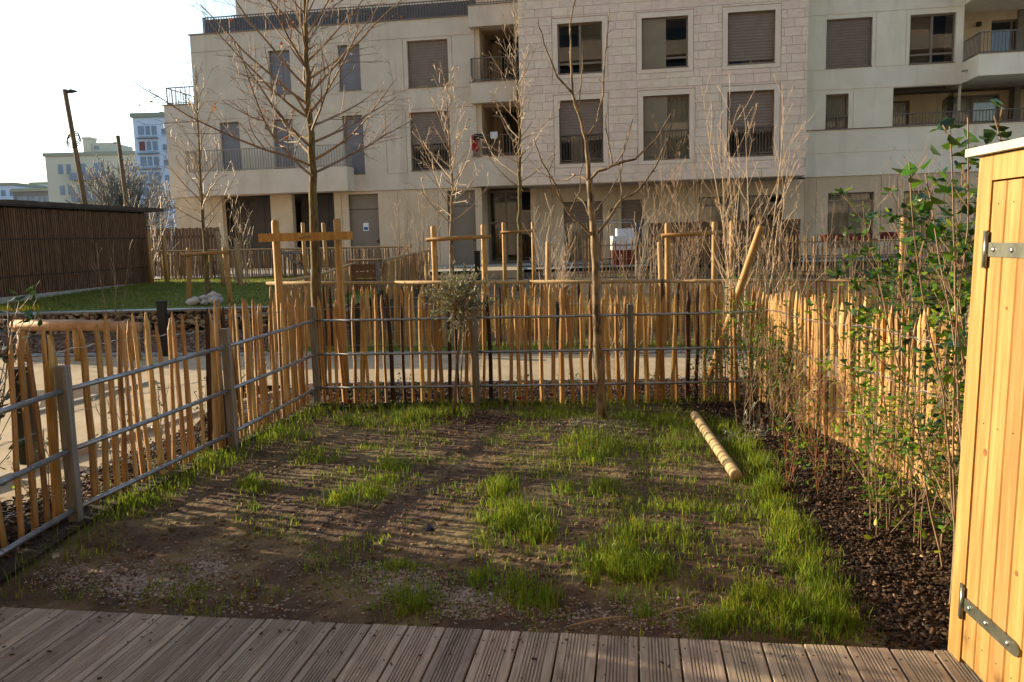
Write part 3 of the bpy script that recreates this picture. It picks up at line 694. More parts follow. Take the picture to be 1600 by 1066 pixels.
# --- the block behind the camera (its balconies show in the window glass)
HA = math.radians(-8.6); HU = Vector((math.cos(HA), math.sin(HA), 0)); HN = Vector((-HU.y, HU.x, 0)); HP = Vector((0.1, -1.3, 0))
house = thing('garden_building', 'cream apartment block behind the deck with long balcony bands', 'building', HP)
hw = MB(); hw.obox(HP - HU * 24 - HN * 0.4, HU * 48, HN * 0.4, (0, 0, 23.5)); hw.build('wall', PLASTER, house)
for z in (2.8, 5.6, 8.4, 11.2, 14, 16.8, 19.6):
    b = MB(); b.obox(HP + HU * (4.5 if z < 3 else -24) + HN * 0.003 + Vector((0, 0, z)), HU * (19 if z < 3 else 48), HN * 1.3, (0, 0, .95)); b.build('balcony', PLASTER, house)
for z in (0.1, 3.8, 6.6, 9.4, 12.2, 15, 17.8, 20.6):
    for k in range(12):
        b = MB(); b.obox(HP + HU * (-22 + k * 3.8) + HN * 0.003 + Vector((0, 0, z)), HU * 1.7, HN * .03, (0, 0, 1.75)); b.build('window', mat('dark_window', '#22262a', rough=.08, spec=.6), house)

# ================================================================== FAR LEFT: shed, poles, town
sh = thing('slatted_shed', 'long dark brown slatted timber shed at the edge of the lawn', 'shed', (-11.2, 22, 0.55))
A, B = Vector((-11.75, 16.0, 0)), Vector((-10.74, 24.6, 0)); D = (B - A); Dn = D.normalized(); SN = Vector((Dn.y, -Dn.x, 0))
mb = MB(); n = int(D.length / 0.075)
for i in range(n):
    p = A + Dn * (i * 0.075) + SN * rng.uniform(-.004, .008); h = 2.62 + rng.uniform(-.015, .015)
    mb.obox(p + Vector((0, 0, .6)), Dn * rng.uniform(.04, .05), SN * .03, (0, 0, h - .6))
mb.build('slat', SHEDW, sh)['kind'] = 'stuff'
mb = MB(); mb.obox(A - SN * .25 + Vector((0, 0, .4)), D, SN * .22, (0, 0, 2.25)); mb.obox(A - SN * 3.4 + Vector((0, 0, .4)), D, SN * .1, (0, 0, 2.2)); 
mb.obox(B - SN * 3.4 - Dn * .12 + Vector((0, 0, .4)), Dn * .1, SN * 3.1, (0, 0, 2.3)); mb.build('wall', SHEDR, sh)
ro = MB(); ro.obox(A - SN * 3.6 + Vector((0, 0, 2.66)), D + Dn * .1, SN * 3.72, (0, 0, .04)); roo = ro.build('roof', SHEDR, sh)
for i in range(7):
    q = MB(); q.obox(A + D * (i / 6.2) - SN * .2 + Vector((0, 0, 2.705)), Dn * 1.1, SN * .3, (0, 0, .10)); q.build('roof_panel', mat('tan_fascia', '#4a4038', '#3c332c', 5, rough=.7), roo)
mb = MB()
for z in (1.05, 1.9): mb.obox(A + SN * .032 + Vector((0, 0, z)), D, SN * .008, (0, 0, .03))
mb.build('batten', SHEDR, sh)

def pole(name, label, p0, p1, r0, r1, lamp=False):
    t = thing(name, label, 'pole', p0); mb = MB(); mb.tube([p0, (Vector(p0) + Vector(p1)) / 2, p1], [r0, (r0 + r1) / 2, r1], 10); mb.build('shaft', POLEW, t, smooth=True)
    q = Vector(p1)
    if lamp:
        m2 = MB(); m2.tube([q + Vector((0, 0, -.15)), q + Vector((.35, 0, -.1)), q + Vector((.7, 0, -.12))], [.06, .12, .04], 6); m2.build('lamp_head', SHEDR, t)
        m2 = MB(); d = (q - Vector(p0)).normalized(); c = q - d * 2.7
        for k in range(3): m2.tube([c + Vector((math.cos(a) * (.34 + .03 * k), .2 * math.sin(a), .55 * math.sin(a) * .7 - .1 * k)) for a in [i * math.pi / 6 for i in range(13)]], .03, 4)
        m2.build('cable_coil', SHEDR, t)
    else:
        m2 = MB(); m2.tube([q + Vector((-.35, 0, -.5)), q + Vector((.15, 0, -.5))], .05, 5); m2.build('bracket', SHEDR, t)
a, b = gy(133, 318, 48), gy(101, 140, 48); dd = (a - b) / (b.z - a.z); a2 = a + dd * (a.z - 0.2)
pole('utility_pole', 'tall leaning wooden utility pole with a lamp head, left of the far buildings', a2, b, .16, .13, True)
a, b = gy(198, 320, 60), gy(184, 212, 60); dd = (a - b) / (b.z - a.z); a2 = a + dd * (a.z - 0.2)
pole('utility_pole', 'shorter leaning wooden utility pole in front of the far bare tree', a2, b, .19, .14)

YELW = mat('far_yellow_render', '#c2bba8', '#b9b29e', .1, rough=.9); BLUW = mat('far_white_render', '#c6d0e0', '#bcc8da', .1, rough=.9)
FGL = mat('far_window', '#7a8798', '#687587', .5, rough=.2); FBAL = mat('far_balcony', '#7f8896', '#727b8a', .5, rough=.7); FROOF = mat('far_roof', '#8d8e7e', rough=.8)
def far_block(label, px0, px1, pytop, Y, dep, wm, depth_m=14, nwin=0, rows=0, yaw=0):
    p = gy(px0, pytop, Y); q = gy(px1, pytop, Y); zt = p.z
    t = thing('far_apartment_block', label, 'building', (p.x, Y, 0.3))
    b = MB(); b.box(p.x, q.x, Y, Y + depth_m, 0.2, zt); b.build('wall', wm, t)
    r = MB(); r.box(p.x - .2, q.x + .2, Y - .2, Y + depth_m + .2, zt, zt + .45); r.build('roof', FROOF, t)
    return t, p.x, q.x, zt
t, x0, x1, zt = far_block('pale yellow apartment block with blue-grey balconies beyond the shed', 70, 262, 245, 110, 0, YELW)
for r in range(5):
    z = zt - 2.3 - r * 2.75
    for fx, wd in ((1.6, .9), (2.7, .8)): 
        b = MB(); b.box(x0 + fx * 1.0, x0 + fx + wd * .7, 109.95, 110.1, z, z + 1.25); b.build('window', FGL, t)
    b = MB(); b.box(x0 + 3.6, x0 + 8.6, 108.8, 109.99, z - .9, z + .05); o = b.build('balcony', FBAL, t)
    b = MB(); b.box(x0 + 4.0, x0 + 5.2, 109.95, 110.1, z + .1, z + 1.3); b.build('window', FGL, t); b = MB(); b.box(x0 + 6.2, x0 + 7.6, 109.95, 110.1, z + .1, z + 1.3); b.build('window', FGL, t)
    for k in range(6):
        b = MB(); xx = x0 + 9.5 + k * 1.6; b.box(xx, xx + .75, 109.95, 110.1, z, z + 1.2); b.build('window', FGL, t)
ph = MB(); a, b_ = gy(142, 220, 112), gy(173, 222, 112); ph.box(a.x, b_.x + .2, 112, 118, zt - .2, a.z - .3); pho = ph.build('penthouse', YELW, t)
c = MB(); a = gy(130, 216, 112); c.box(a.x, a.x + 1.0, 111.8, 113.5, zt - .2, a.z); c.box(a.x - .1, a.x + 1.1, 111.7, 113.6, a.z - .15, a.z + .1); c.build('chimney', YELW, pho)
w_ = MB(); a = gy(147, 230, 112); w_.box(a.x, a.x + .6, 111.95, 112.1, a.z - .3, a.z + .15); w_.build('window', FGL, pho)
t, x0, x1, zt = far_block('white-blue apartment tower with a grid of windows, left of the cream building', 207, 300, 184, 90, 0, BLUW)
for r in range(9):
    z = zt - 1.9 - r * 1.62
    for fx, wd in ((.5, .6), (1.3, 1.15), (3.0, .5), (4.4, .6)):
        b = MB(); b.box(x0 + fx, x0 + fx + wd, 89.94, 90.1, z, z + (1.0 if wd > .55 else .65) ); o = b.build('window', FGL if not (r == 1 and fx == .5) else mat('far_red_blind', '#7a4a48', rough=.8), t)
        s = MB(); s.box(x0 + fx - .05, x0 + fx + wd + .05, 89.85, 89.94, z - .06, z + .02); s.build('sill', BLUW, o)
        if wd > 1: 
            m_ = MB(); m_.box(x0 + fx + wd / 2 - .06, x0 + fx + wd / 2 + .06, 89.9, 89.94, z, z + 1.0); m_.build('mullion', BLUW, o)
    b = MB(); b.box(x0 + .35, x0 + 2.6, 89.6, 89.99, z - .32, z - .22); b.build('balcony', FBAL, t)
for fx in (1.9, 2.4, 3.6):
    c = MB(); c.tube([(x0 + fx, 93, zt + .3), (x0 + fx, 93, zt + 1.0)], .22, 8); c.build('roof_vent', FBAL, t)
for (lab, a, b, tp_, Y, wm) in (('low grey-white block with dark roof at the far left edge', -60, 22, 292, 130, BLUW), ('low grey block with a red-brown roof line beside the yellow block', 20, 72, 300, 125, mat('far_brown_render', '#75706d', rough=.9)), ('small distant white block peeking over the shed roof', 48, 75, 289, 150, BLUW)):
    t, x0, x1, zt = far_block(lab, a, b, tp_, Y, 0, wm)
    for k in range(6):
        q = MB(); xx = x0 + .6 + k * (x1 - x0) / 6; q.box(xx, xx + .7, Y - .05, Y + .1, zt - 1.6, zt - .7); q.build('window', FGL, t)

# ================================================================== FENCES
def picket_mesh(seed, mt, wide=1.0, n=6):
    r = random.Random(seed); mb = MB(); V = []; rings = 7
    cx = cy = 0.0; base = [r.uniform(.75, 1.2) for _ in range(n)]
    for k in range(rings):
        t = k / (rings - 1); s = 0.019 * wide * lerp(1.1, .88, t)
        cx += r.uniform(-.0095, .0095); cy += r.uniform(-.006, .006)
        if t > .93: s *= 0.28
        z = [0, .2, .42, .63, .82, .93, 1.0][k]
        ox = r.uniform(-.004, .004) if k == rings - 1 else 0
        for j in range(n):
            a = 2 * math.pi * j / n + .3; q = base[j] * r.uniform(.9, 1.1)
            V.append((cx + ox + math.cos(a) * s * q * 1.15, cy + math.sin(a) * s * q * .8, z))
    fs = [(i * n + j, i * n + (j + 1) % n, (i + 1) * n + (j + 1) % n, (i + 1) * n + j) for i in range(rings - 1) for j in range(n)] + [tuple((rings - 1) * n + j for j in range(n))]
    mb.add(V, fs); return mb.mesh('picket', mt)
PM = {k: [picket_mesh(100 * i + s, mt) for s in range(7)] for i, (k, mt) in enumerate((('a', PICK[0]), ('b', PICK[1]), ('c', PICK[2]), ('r', PICK_R), ('f', PICK_F), ('g', PICK_G)))}
def palings(root, A, B, step, h, keys, seed, jit=.3, lean=.03, off=0.0, hj=.05, zoff=0.0):
    r = random.Random(seed); A, B = Vector(A), Vector(B); d = B - A; L = d.length; an = math.atan2(d.y, d.x); nrm = Vector((-d.y, d.x, 0)).normalized(); s = 0.02; out = []
    while s < L:
        p = A + d * (s / L) + nrm * (off + r.uniform(-.012, .012)); z = gh(p.x, p.y) - .04 + zoff
        me = r.choice(PM[r.choice(keys)]); w_ = r.uniform(.75, 1.3)
        hh = h + r.uniform(-hj, hj) + .04
        inst('picket', me, root, (p.x, p.y, z), (r.uniform(-lean, lean) * .5, r.uniform(-lean, lean), an + r.choice((0, math.pi)) + r.uniform(-.3, .3)), (w_, w_, hh)); out.append((p, z, hh))
        s += step * (1 + r.uniform(-jit, jit))
    return out
def wires(root, A, B, heights, off=0.0, r0=.0018, amp=.016, wave=.11):
    A, B = Vector(A), Vector(B); d = B - A; L = d.length; nrm = Vector((-d.y, d.x, 0)).normalized(); n = int(L / wave * 2)
    for h in heights:
        for sg in (1, -1):
            mb = MB(); pts = []
            for i in range(n + 1):
                p = A + d * (i / n) + nrm * (off + sg * amp * math.sin(i * math.pi * .5 + .5)); pts.append((p.x, p.y, gh(p.x, p.y) + h + .006 * math.sin(i * 1.7) + .015 * math.sin(i * .13)))
            mb.tube(pts, r0, 4); mb.build('wire', WIRE, root)
def posts_rails(root, P, top, hs, r=.0165, ends=True, mt=POSTW, wd=.062):
    for (x, y, zt) in P:
        mb = MB(); z0 = gh(x, y) - .1; h = wd / 2; b = .006
        mb.add([(x - h, y - h, z0), (x + h, y - h, z0), (x + h, y + h, z0), (x - h, y + h, z0), (x - h, y - h, zt - b), (x + h, y - h, zt - b), (x + h, y + h, zt - b), (x - h, y + h, zt - b),
                (x - h + b, y - h + b, zt), (x + h - b, y - h + b, zt), (x + h - b, y + h - b, zt), (x - h + b, y + h - b, zt)],
               [(0, 1, 5, 4), (1, 2, 6, 5), (2, 3, 7, 6), (3, 0, 4, 7), (4, 5, 9, 8), (5, 6, 10, 9), (6, 7, 11, 10), (7, 4, 8, 11), (8, 9, 10, 11)])
        mb.build('post', mt, root)
    for (a, b) in zip(P, P[1:]):
        for h in hs:
            A, B = Vector((a[0], a[1], h)), Vector((b[0], b[1], h)); mb = MB(); d = (B - A)
            mb.tube([A, A + d * .33 + Vector((0, 0, -.004)), A + d * .66 + Vector((0, 0, -.004)), B], r, 10); o = mb.build('rail', GALV, root, smooth=True)
            c = MB()
            for k in range(1, int(d.length / .3)):
                q = A + d * (k * .3 / d.length); c.tube([q - d.normalized() * .004, q + d.normalized() * .004], r + .0025, 8)
            if c.v: c.build('wire_tie', WIRE, o)

# left garden fence
LP = [(-2.76, 2.95), (-2.69, 4.84), (-2.38, 6.77), (-2.14, 8.8)]
lf = thing('metal_rail_fence', 'grey posts with three galvanised rails down the left side of the garden', 'fence', (-2.5, 6, 0))
posts_rails(lf, [(x, y, .985) for x, y in LP], .97, (.10, .467, .835))
lp = thing('picket_fence', 'split chestnut picket fence down the left side of the garden', 'fence', (-2.6, 6, 0), 'split chestnut picket fences')
for i, (a, b) in enumerate(zip(LP, LP[1:])):
    palings(lp, (a[0] - .06, a[1], 0), (b[0] - .06, b[1], 0), .105 if i < 2 else .078, 1.20 if i < 2 else 1.24, 'aaaabbc', 11 + i, off=.045, lean=.05)
wires(lp, (LP[0][0] - .06, LP[0][1], 0), (LP[1][0] - .06, LP[1][1], 0), (.22, .62, 1.03), off=.045)
wires(lp, (LP[1][0] - .06, LP[1][1], 0), (LP[2][0] - .06, LP[2][1], 0), (.24, .65, 1.05), off=.045)
wires(lp, (LP[2][0] - .06, LP[2][1], 0), (LP[3][0] - .06, LP[3][1], 0), (.26, .68, 1.1), off=.045)
# back garden fence
BP = [(-2.14, 8.8), (-.39, 8.68), (1.25, 8.58), (2.66, 8.56)]
bf = thing('metal_rail_fence', 'grey posts with three galvanised rails across the back of the garden', 'fence', (.3, 8.6, -.12))
posts_rails(bf, [(x, y, .945 if i else .985) for i, (x, y) in enumerate(BP)][1:], .95, (.10, .467, .835), r=.0135, wd=.062)
for h in (.10, .467, .835):
    mb = MB(); mb.tube([(-2.14, 8.8, h), (-1.2, 8.745, h - .006), (-.39, 8.68, h)], .0135, 10); mb.build('rail', GALV, bf, smooth=True)
bp = thing('picket_fence', 'split chestnut picket fence across the back of the garden', 'fence', (.3, 8.7, -.12), 'split chestnut picket fences')
for i, (a, b) in enumerate(zip(BP, BP[1:])):
    palings(bp, (a[0] + .05, a[1] + .055, 0), (b[0], b[1] + .055, 0), .092, 1.19, 'aaaabbbc', 31 + i, hj=.07)
    wires(bp, (a[0], a[1] + .055, 0), (b[0], b[1] + .055, 0), (.25, .66, 1.07))
# right garden fence, dense
rp = thing('picket_fence', 'dense sunlit split chestnut picket fence down the right side of the garden', 'fence', (2.6, 6, 0), 'split chestnut picket fences')
palings(rp, (2.62, 8.6, 0), (2.60, 2.9, 0), .043, 1.14, 'rrrrb', 51, hj=.07, jit=.35, lean=.035)
wires(rp, (2.59, 8.6, 0), (2.57, 2.9, 0), (.3, .66, .98), r0=.002, amp=.02, wave=.09)
# second fence beyond the path, with a top rail
def yf2(x): return 13.3 - .16 * x
f2 = thing('picket_fence', 'split chestnut picket fence with a round top rail beyond the sand path', 'fence', (0, 13.3, -.12), 'split chestnut picket fences')
palings(f2, (-4.1, yf2(-4.1), 0), (6.8, yf2(6.8), 0), .072, 1.05, 'aaabbbcf', 71, hj=.06)
wires(f2, (-4.1, yf2(-4.1), 0), (6.8, yf2(6.8), 0), (.3, .85), r0=.003)
for k in range(5):
    a, b = lerp(-4.15, 7.0, k / 5), lerp(-4.15, 7.0, (k + 1) / 5); za, zb = lerp(1.0, .87, k / 5), lerp(1.0, .87, (k + 1) / 5)
    mb = MB(); mb.tube([(a, yf2(a), za), (b - .01, yf2(b), zb)], .028, 10); mb.build('top_rail', STAKE2, f2, smooth=True)
f2s = thing('picket_fence', 'short return of picket fence with a top rail running back to the planter', 'fence', (-3.6, 16.5, 0), 'split chestnut picket fences')
palings(f2s, (-4.1, yf2(-4.1) + .1, 0), (-3.65, 18.9, 0), .085, 1.02, 'fffga', 75)
mb = MB(); mb.tube([(-4.13, yf2(-4.1), 1.0), (-3.9, 16.2, 1.0), (-3.62, 18.95, 1.15)], .03, 8); mb.build('top_rail', STAKE2, f2s, smooth=True)
# far fences in front of the building
f3 = thing('picket_fence', 'brown picket fence with a gate in front of the left wing', 'fence', (-7, 25.6, .5), 'split chestnut picket fences')
palings(f3, (-11.0, 25.9, 0), (-3.0, 25.2, 0), .062, .98, 'ffg', 81, hj=.02, zoff=-.02)
mb = MB(); mb.tube([(-11.0, 25.86, 1.5), (-3.0, 25.16, 1.46)], .03, 8); mb.build('top_rail', STAKE2, f3)
mb = MB(); mb.bar((-7.1, 25.5, 1.45), (-6.1, 25.4, .6), .1, .05); mb.bar((-7.2, 25.5, 1.36), (-5.9, 25.38, 1.36), .05, .1); mb.bar((-7.2, 25.5, .5), (-7.2, 25.5, 1.6), .09, .09); mb.build('gate_brace', POSTW, f3)
f4 = thing('picket_fence', 'close picket fence slanting back from the brown planter box', 'fence', (-2.8, 22, .4), 'split chestnut picket fences')
palings(f4, (-3.05, 19.6, 0), (-2.35, 24.0, 0), .05, .98, 'fffb', 91, hj=.02)
mb = MB(); mb.tube([(-3.08, 19.55, 1.19), (-2.34, 24.05, 1.34)], .032, 8); mb.build('top_rail', STAKE2, f4)
f5 = thing('picket_fence', 'grey-brown picket fence before the ground floor terraces on the right', 'fence', (6, 23.5, .4), 'split chestnut picket fences')
palings(f5, (1.9, 24.2, 0), (13.5, 22.6, 0), .10, 1.13, 'gff', 95, hj=.05)
for z in (.15, .55, .95): 
    mb = MB(); mb.tube([(1.9, 24.25, gh(2, 24) + z), (13.5, 22.65, gh(13, 22.6) + z)], .02, 6); mb.build('rail', PICK_G, f5)
f6 = thing('timber_screen', 'dark brown timber screen between the shed and the cream building', 'fence', (-11, 29, .6))
mb = MB()
for i in range(30): 
    x = -13.6 + i * .12; mb.box(x, x + .1, 28.6, 28.63, .6, 2.25 + .02 * (i % 2))
mb.build('board', SHEDW, f6)['kind'] = 'stuff'
mb = MB(); mb.box(-13.6, -10.0, 28.64, 28.7, 1.0, 1.1); mb.box(-13.6, -10.0, 28.64, 28.7, 1.9, 2.0); mb.build('batten', SHEDR, f6)

# ================================================================== TREE STAKES, POLES, STREET FURNITURE
def round_stake(mb, p0, p1, r, n=10, chamfer=True):
    p0, p1 = Vector(p0), Vector(p1); d = (p1 - p0); dn = d.normalized()
    mb.tube([p0, p0 + d * .5, p1 - dn * .03, p1], [r * 1.04, r, r * .97, r * (.78 if chamfer else .97)], n)
def stake_frame(label, xa, xb, y, zt, r, zbar, square_bar=False, lean=0.0, mt=STAKE, ext=.18):
    t = thing('tree_support', label, 'tree stake', ((xa + xb) / 2, y, gh(xa, y)), 'wooden tree stake frames')
    for x, l in ((xa, -lean), (xb, lean)):
        mb = MB(); round_stake(mb, (x + l, y, gh(x, y) - .1), (x, y, zt), r); mb.build('stake', mt, t, smooth=True)
    mb = MB()
    if square_bar: mb.bar((xa - ext, y - r - .02, zbar), (xb + ext, y - r - .02, zbar), .035, .095)
    else: mb.tube([(xa - ext, y - r - .03, zbar - .02), ((xa + xb) / 2, y - r - .035, zbar), (xb + ext, y - r - .03, zbar + .015)], [.036, .035, .034], 9)
    mb.build('crossbar', STAKE if square_bar else mat('brown_crossbar', '#9a7440', '#7d5a2e', 5, rough=.7), t, smooth=not square_bar)
    mb = MB(); xm = (xa + xb) / 2
    mb.tube([(xm + .07 * math.cos(a), y - .06 + .075 * math.sin(a), zbar) for a in [i * math.pi / 5 for i in range(11)]], .012, 5); mb.build('tree_tie', mat('tan_strap', '#8a6f48', rough=.8), t)
stake_frame('yellow tree stake frame with a flat crossbar around the mossy tree on the left', -2.71, -1.99, 9.6, 1.94, .045, 1.74, True)
stake_frame('tree stake frame with a round crossbar in front of the entrance door', -1.30, -.44, 14.2, 1.9, .05, 1.68, ext=.13)
stake_frame('distant tree stake frame right of the entrance door', -.13, .58, 20.0, 2.03, .05, 1.80, ext=.08)
stake_frame('tree stake frame with a brown crossbar in front of the stone block terraces', 2.59, 3.36, 13.5, 1.84, .052, 1.65, ext=.12)
stake_frame('tree stake frame on the lawn edge by the black bollard', -6.61, -5.88, 17.0, 1.62, .05, 1.5, ext=.12, lean=.1)
for i, (lab, p, q, Y, r, mt) in enumerate([
        ('slim round stake standing between the entrance frame and the garden tree', (857, 378), (856, 470), 14.5, .055, STAKE2),
        ('slim round stake just left of the brown crossbar frame', (1031, 378), (1036, 470), 14.3, .05, STAKE2),
        ('thin stake right of the brown crossbar frame', (1144, 345), (1143, 460), 15.0, .05, STAKE),
        ('short pale stake rising behind the laurel on the right', (1413, 340), (1408, 470), 14.0, .06, STAKE),
        ('thin leaning stake left of the lawn tree', (340, 362), (350, 445), 22.0, .06, STAKE2),
        ('slanting stake before the dark garage panel', (368, 372), (376, 445), 22.0, .06, STAKE2),
        ('thin stake left of the mossy tree trunk', (473, 348), (478, 435), 21.0, .05, STAKE),
        ('thin stake right of the mossy tree trunk', (505, 348), (512, 430), 21.0, .05, STAKE),
        ('tall thin stake beside the shed corner', (231, 365), (238, 442), 24.0, .06, STAKE),
        ('second thin stake beside the shed corner', (255, 368), (262, 442), 24.2, .06, STAKE)]):
    a = gy(*p, Y); b = gy(*q, Y); b.z = gh(b.x, Y) - .1; mb = MB(); round_stake(mb, b, a, r); tag(mb.build('tree_stake', mt, off=b, smooth=True), lab, 'tree stake', 'single tree stakes')
a, b = gy(1190, 353, 9.0), gy(1104, 604, 9.3); mb = MB(); round_stake(mb, b, a, .043, 12); tag(mb.build('leaning_stake', STAKE, off=b, smooth=True), 'thick pale round stake leaning to the right behind the back fence', 'tree stake')
# log lying on the grass
p0, p1 = Vector((1.70, 7.55, -.03)), Vector((1.50, 5.38, .03)); mb = MB(); n = 40; pts = []; rd = []
for i in range(n + 1):
    t_ = i / n; q = p0.lerp(p1, t_); pts.append(q); rd.append(.041 + rng.uniform(-.0005, .0005) + (0 if 0 < i < n else -.002))
mb.tube(pts, rd, 14); tag(mb.build('round_log', LOGW, off=(p0 + p1) / 2, smooth=True), 'pale machined round log lying on the grass near the right bed', 'log')
# bollards
def bollard(label, x, y, h, w_=.11, slant=True):
    t = thing('bollard', label, 'bollard', (x, y, gh(x, y)), 'black path bollards'); z = gh(x, y) - .05
    mb = MB(); mb.obox((x - w_ / 2, y - w_ / 2, z), (w_, 0, 0), (0, w_, 0), (0, 0, h - .02)); mb.build('post', BLACK, t)
    mb = MB(); mb.obox((x - w_ / 2 - .004, y - w_ / 2 - .02, z + h - .1), (w_ + .008, 0, 0), (0, w_ + .04, 0), (0, 0, .08)); mb.build('lamp_head', BLACK, t)
bollard('black bollard light beside the path, behind the nearest left pickets', -3.95, 6.5, .86, .10)
bollard('black bollard light across the path near the left corner post', -2.48, 13.05, .85, .12)
bollard('black bollard light across the path left of the garden tree', .74, 12.5, .86, .12)
bollard('black bollard light at the edge of the wood chip area', -5.7, 13.35, .98, .12)
bollard('small black bollard by the entrance door', -.95, 24.0, .95, .16)
bollard('small black bollard between the entrance frame and the close picket fence', -2.05, 22.4, .95, .16)
bollard('small black bollard before the right wing window', 9.2, 22.0, .9, .16)
# log beam bench
t = thing('log_beam', 'long pale log beam on short stumps beside the wood chip area', 'bench', (-7, 13.6, gh(-7, 13.6)))
mb = MB(); mb.tube([(-8.05, 13.2, .46), (-7, 13.05, .455), (-5.9, 12.95, .40)], [.095, .092, .085], 12); mb.build('beam', mat('worn_pale_log', '#b08a68', '#94704f', 5, rough=.7, bump=.3), t, smooth=True)
for x, y in ((-7.9, 13.15), (-6.95, 13.05), (-6.0, 12.95)):
    mb = MB(); mb.tube([(x, y, gh(x, y) - .05), (x, y, .4)], [.085, .08], 10); mb.build('stump', STAKE, t, smooth=True)
# planter box
t = thing('planter_box', 'brown boarded planter box at the corner of the far picket fence', 'planter', (-3.35, 19.3, .2))
for i in range(5):
    mb = MB(); z = .32 + i * .165; mb.box(-3.72, -3.08, 19.0, 19.04, z, z + .155); mb.build('board', PLANTW, t)
    mb = MB(); mb.box(-3.72, -3.68, 19.045, 19.6, z, z + .155); mb.build('board', PLANTW, t); mb = MB(); mb.box(-3.12, -3.08, 19.045, 19.6, z, z + .155); mb.build('board', PLANTW, t)
for x in (-3.74, -3.06):
    mb = MB(); mb.box(x - .04, x + .05, 18.95, 19.04 - .045, .2, 1.2); mb.build('post', POSTW, t)
mb = MB(); mb.box(-3.76, -3.04, 18.94, 19.62, 1.205, 1.24); mb.build('rim', PLANTW, t)
# things on the terrace behind the grey fence
t = thing('plastic_play_cart', 'white and red plastic cart behind the far grey fence', 'cart', (2.95, 25.0, .62))
a, b = gy(957, 405, 25), gy(990, 358, 25)
mb = MB(); mb.box(a.x, b.x, 24.7, 25.3, .75, 1.2); mb.build('red_tub', REDP, t); mb = MB(); mb.box(a.x - .02, b.x + .02, 24.68, 25.32, 1.2, 1.62); mb.build('white_body', CLOTHW, t)
mb = MB(); mb.box(a.x + .12, b.x - .02, 24.8, 25.2, 1.62, 1.84); mb.build('white_lid', CLOTHW, t)
mb = MB(); mb.tube([(b.x + .06, 25, .7), (b.x + .06, 25, 2.02), (a.x - .5, 25, 2.02)], .012, 5); mb.tube([(b.x + .06, 25.3, 2.1), (a.x - .5, 25.3, 2.1)], .012, 5); tag(mb.build('drying_rack', GALV, off=(2.9, 25, .65)), 'thin pale drying rack above the plastic cart', 'rack')
t = thing('folded_parasol', 'folded dark blue parasol leaning beside the ground floor window', 'parasol', (3.9, 26, .65))
mb = MB(); mb.tube([gy(985, 392, 26), gy(996, 365, 26), gy(1006, 342, 26)], [.05, .13, .02], 8); mb.build('canopy', mat('navy_canvas', '#2b3344', rough=.9), t)
mb = MB(); mb.tube([gy(980, 402, 26), gy(986, 390, 26)], .02, 6); mb.build('pole', GALV, t)
for i, (px, py, lab) in enumerate([(1071, 382, 'red planter behind the crossbar of the terrace stake frame'), (1300, 372, 'red planter hanging on the far grey fence below the right wing window'), (1345, 370, 'middle red planter on the far grey fence'), (1392, 368, 'rightmost red planter on the far grey fence')]):
    q = gy(px, py, 24.1 if px < 1200 else 23.6); mb = MB(); mb.add([(q.x - .25, q.y - .1, q.z - .1), (q.x + .25, q.y - .1, q.z - .1), (q.x + .25, q.y + .12, q.z - .1), (q.x - .25, q.y + .12, q.z - .1), (q.x - .29, q.y - .13, q.z + .1), (q.x + .29, q.y - .13, q.z + .1), (q.x + .29, q.y + .15, q.z + .1), (q.x - .29, q.y + .15, q.z + .1)],
        [(3, 2, 1, 0), (4, 5, 6, 7), (0, 1, 5, 4), (1, 2, 6, 5), (2, 3, 7, 6), (3, 0, 4, 7)])
    mb.tube([(q.x, q.y, q.z - .05), (q.x, q.y, q.z - .1)], .1, 6); q2 = MB(); tag(mb.build('red_planter', REDP, off=q), lab, 'planter', 'red terrace planters')
# brown mesh screen on terrace
mb = MB(); mb.box(4.4, 9.2, 26.1, 26.14, .65, 2.0); tag(mb.build('terrace_screen', mat('brown_brushwood', '#6e5238', '#4f3a27', 8, (14, 14, .6), rough=.9, bump=.5), off=(6, 26, .65)), 'brown brushwood screen on the terrace behind the grey fence', 'screen')

# ================================================================== DECK AND CABINETS
DA = math.radians(-8.6); DU = Vector((math.cos(DA), math.sin(DA), 0)); DV = Vector((-DU.y, DU.x, 0))    # DU along the edge, DV outwards
DE = Vector((1.70, 2.915, .08))     # right end of the deck edge
deck = thing('timber_deck', 'grey grooved timber deck in the foreground', 'deck', (0, 2.2, 0))
def board_mesh():
    W, L, g = .150, 4.2, 7; mb = MB(); prof = [(0, -.028), (0, -.003), (.003, 0)]
    fl = .030; gw = (W - 2 * fl) / g
    for i in range(g):
        x = fl + i * gw; prof += [(x + .001, 0), (x + .0025, -.005), (x + .0058, -.005), (x + .0072, 0)]
    prof += [(W - .003, 0), (W, -.003), (W, -.028)]
    n = len(prof); V = [(x, 0, z) for x, z in prof] + [(x, -L, z) for x, z in prof]
    mb.add(V, [(i, i + 1, n + i + 1, n + i) for i in range(n - 1)] + [tuple(range(n))] + [(n - 1, 0, n, 2 * n - 1)])
    return mb.mesh('board', DECK)
BM = board_mesh()
scr = MB(); scr.tube([(0, 0, -.004), (0, 0, .0012)], .0042, 8); SM = scr.mesh('screw', SCREW)
for i in range(36):
    p = DE - DU * (0.158 * (i + 1) - .03) + DV * rng.uniform(-.004, .006)
    b = inst('board', BM, deck, p, (0, 0, DA)); b.scale = (1, 1, 1); b.location.z += rng.uniform(-.0012, .0012)
    for k, dd in enumerate((.085, .57, 1.05)):
        for sx in (.016, .134):
            s = bpy.data.objects.new('screw', SM); COL.objects.link(s); s.parent = b; s.location = (sx + rng.uniform(-.003, .003), -dd + rng.uniform(-.008, .008), 0)
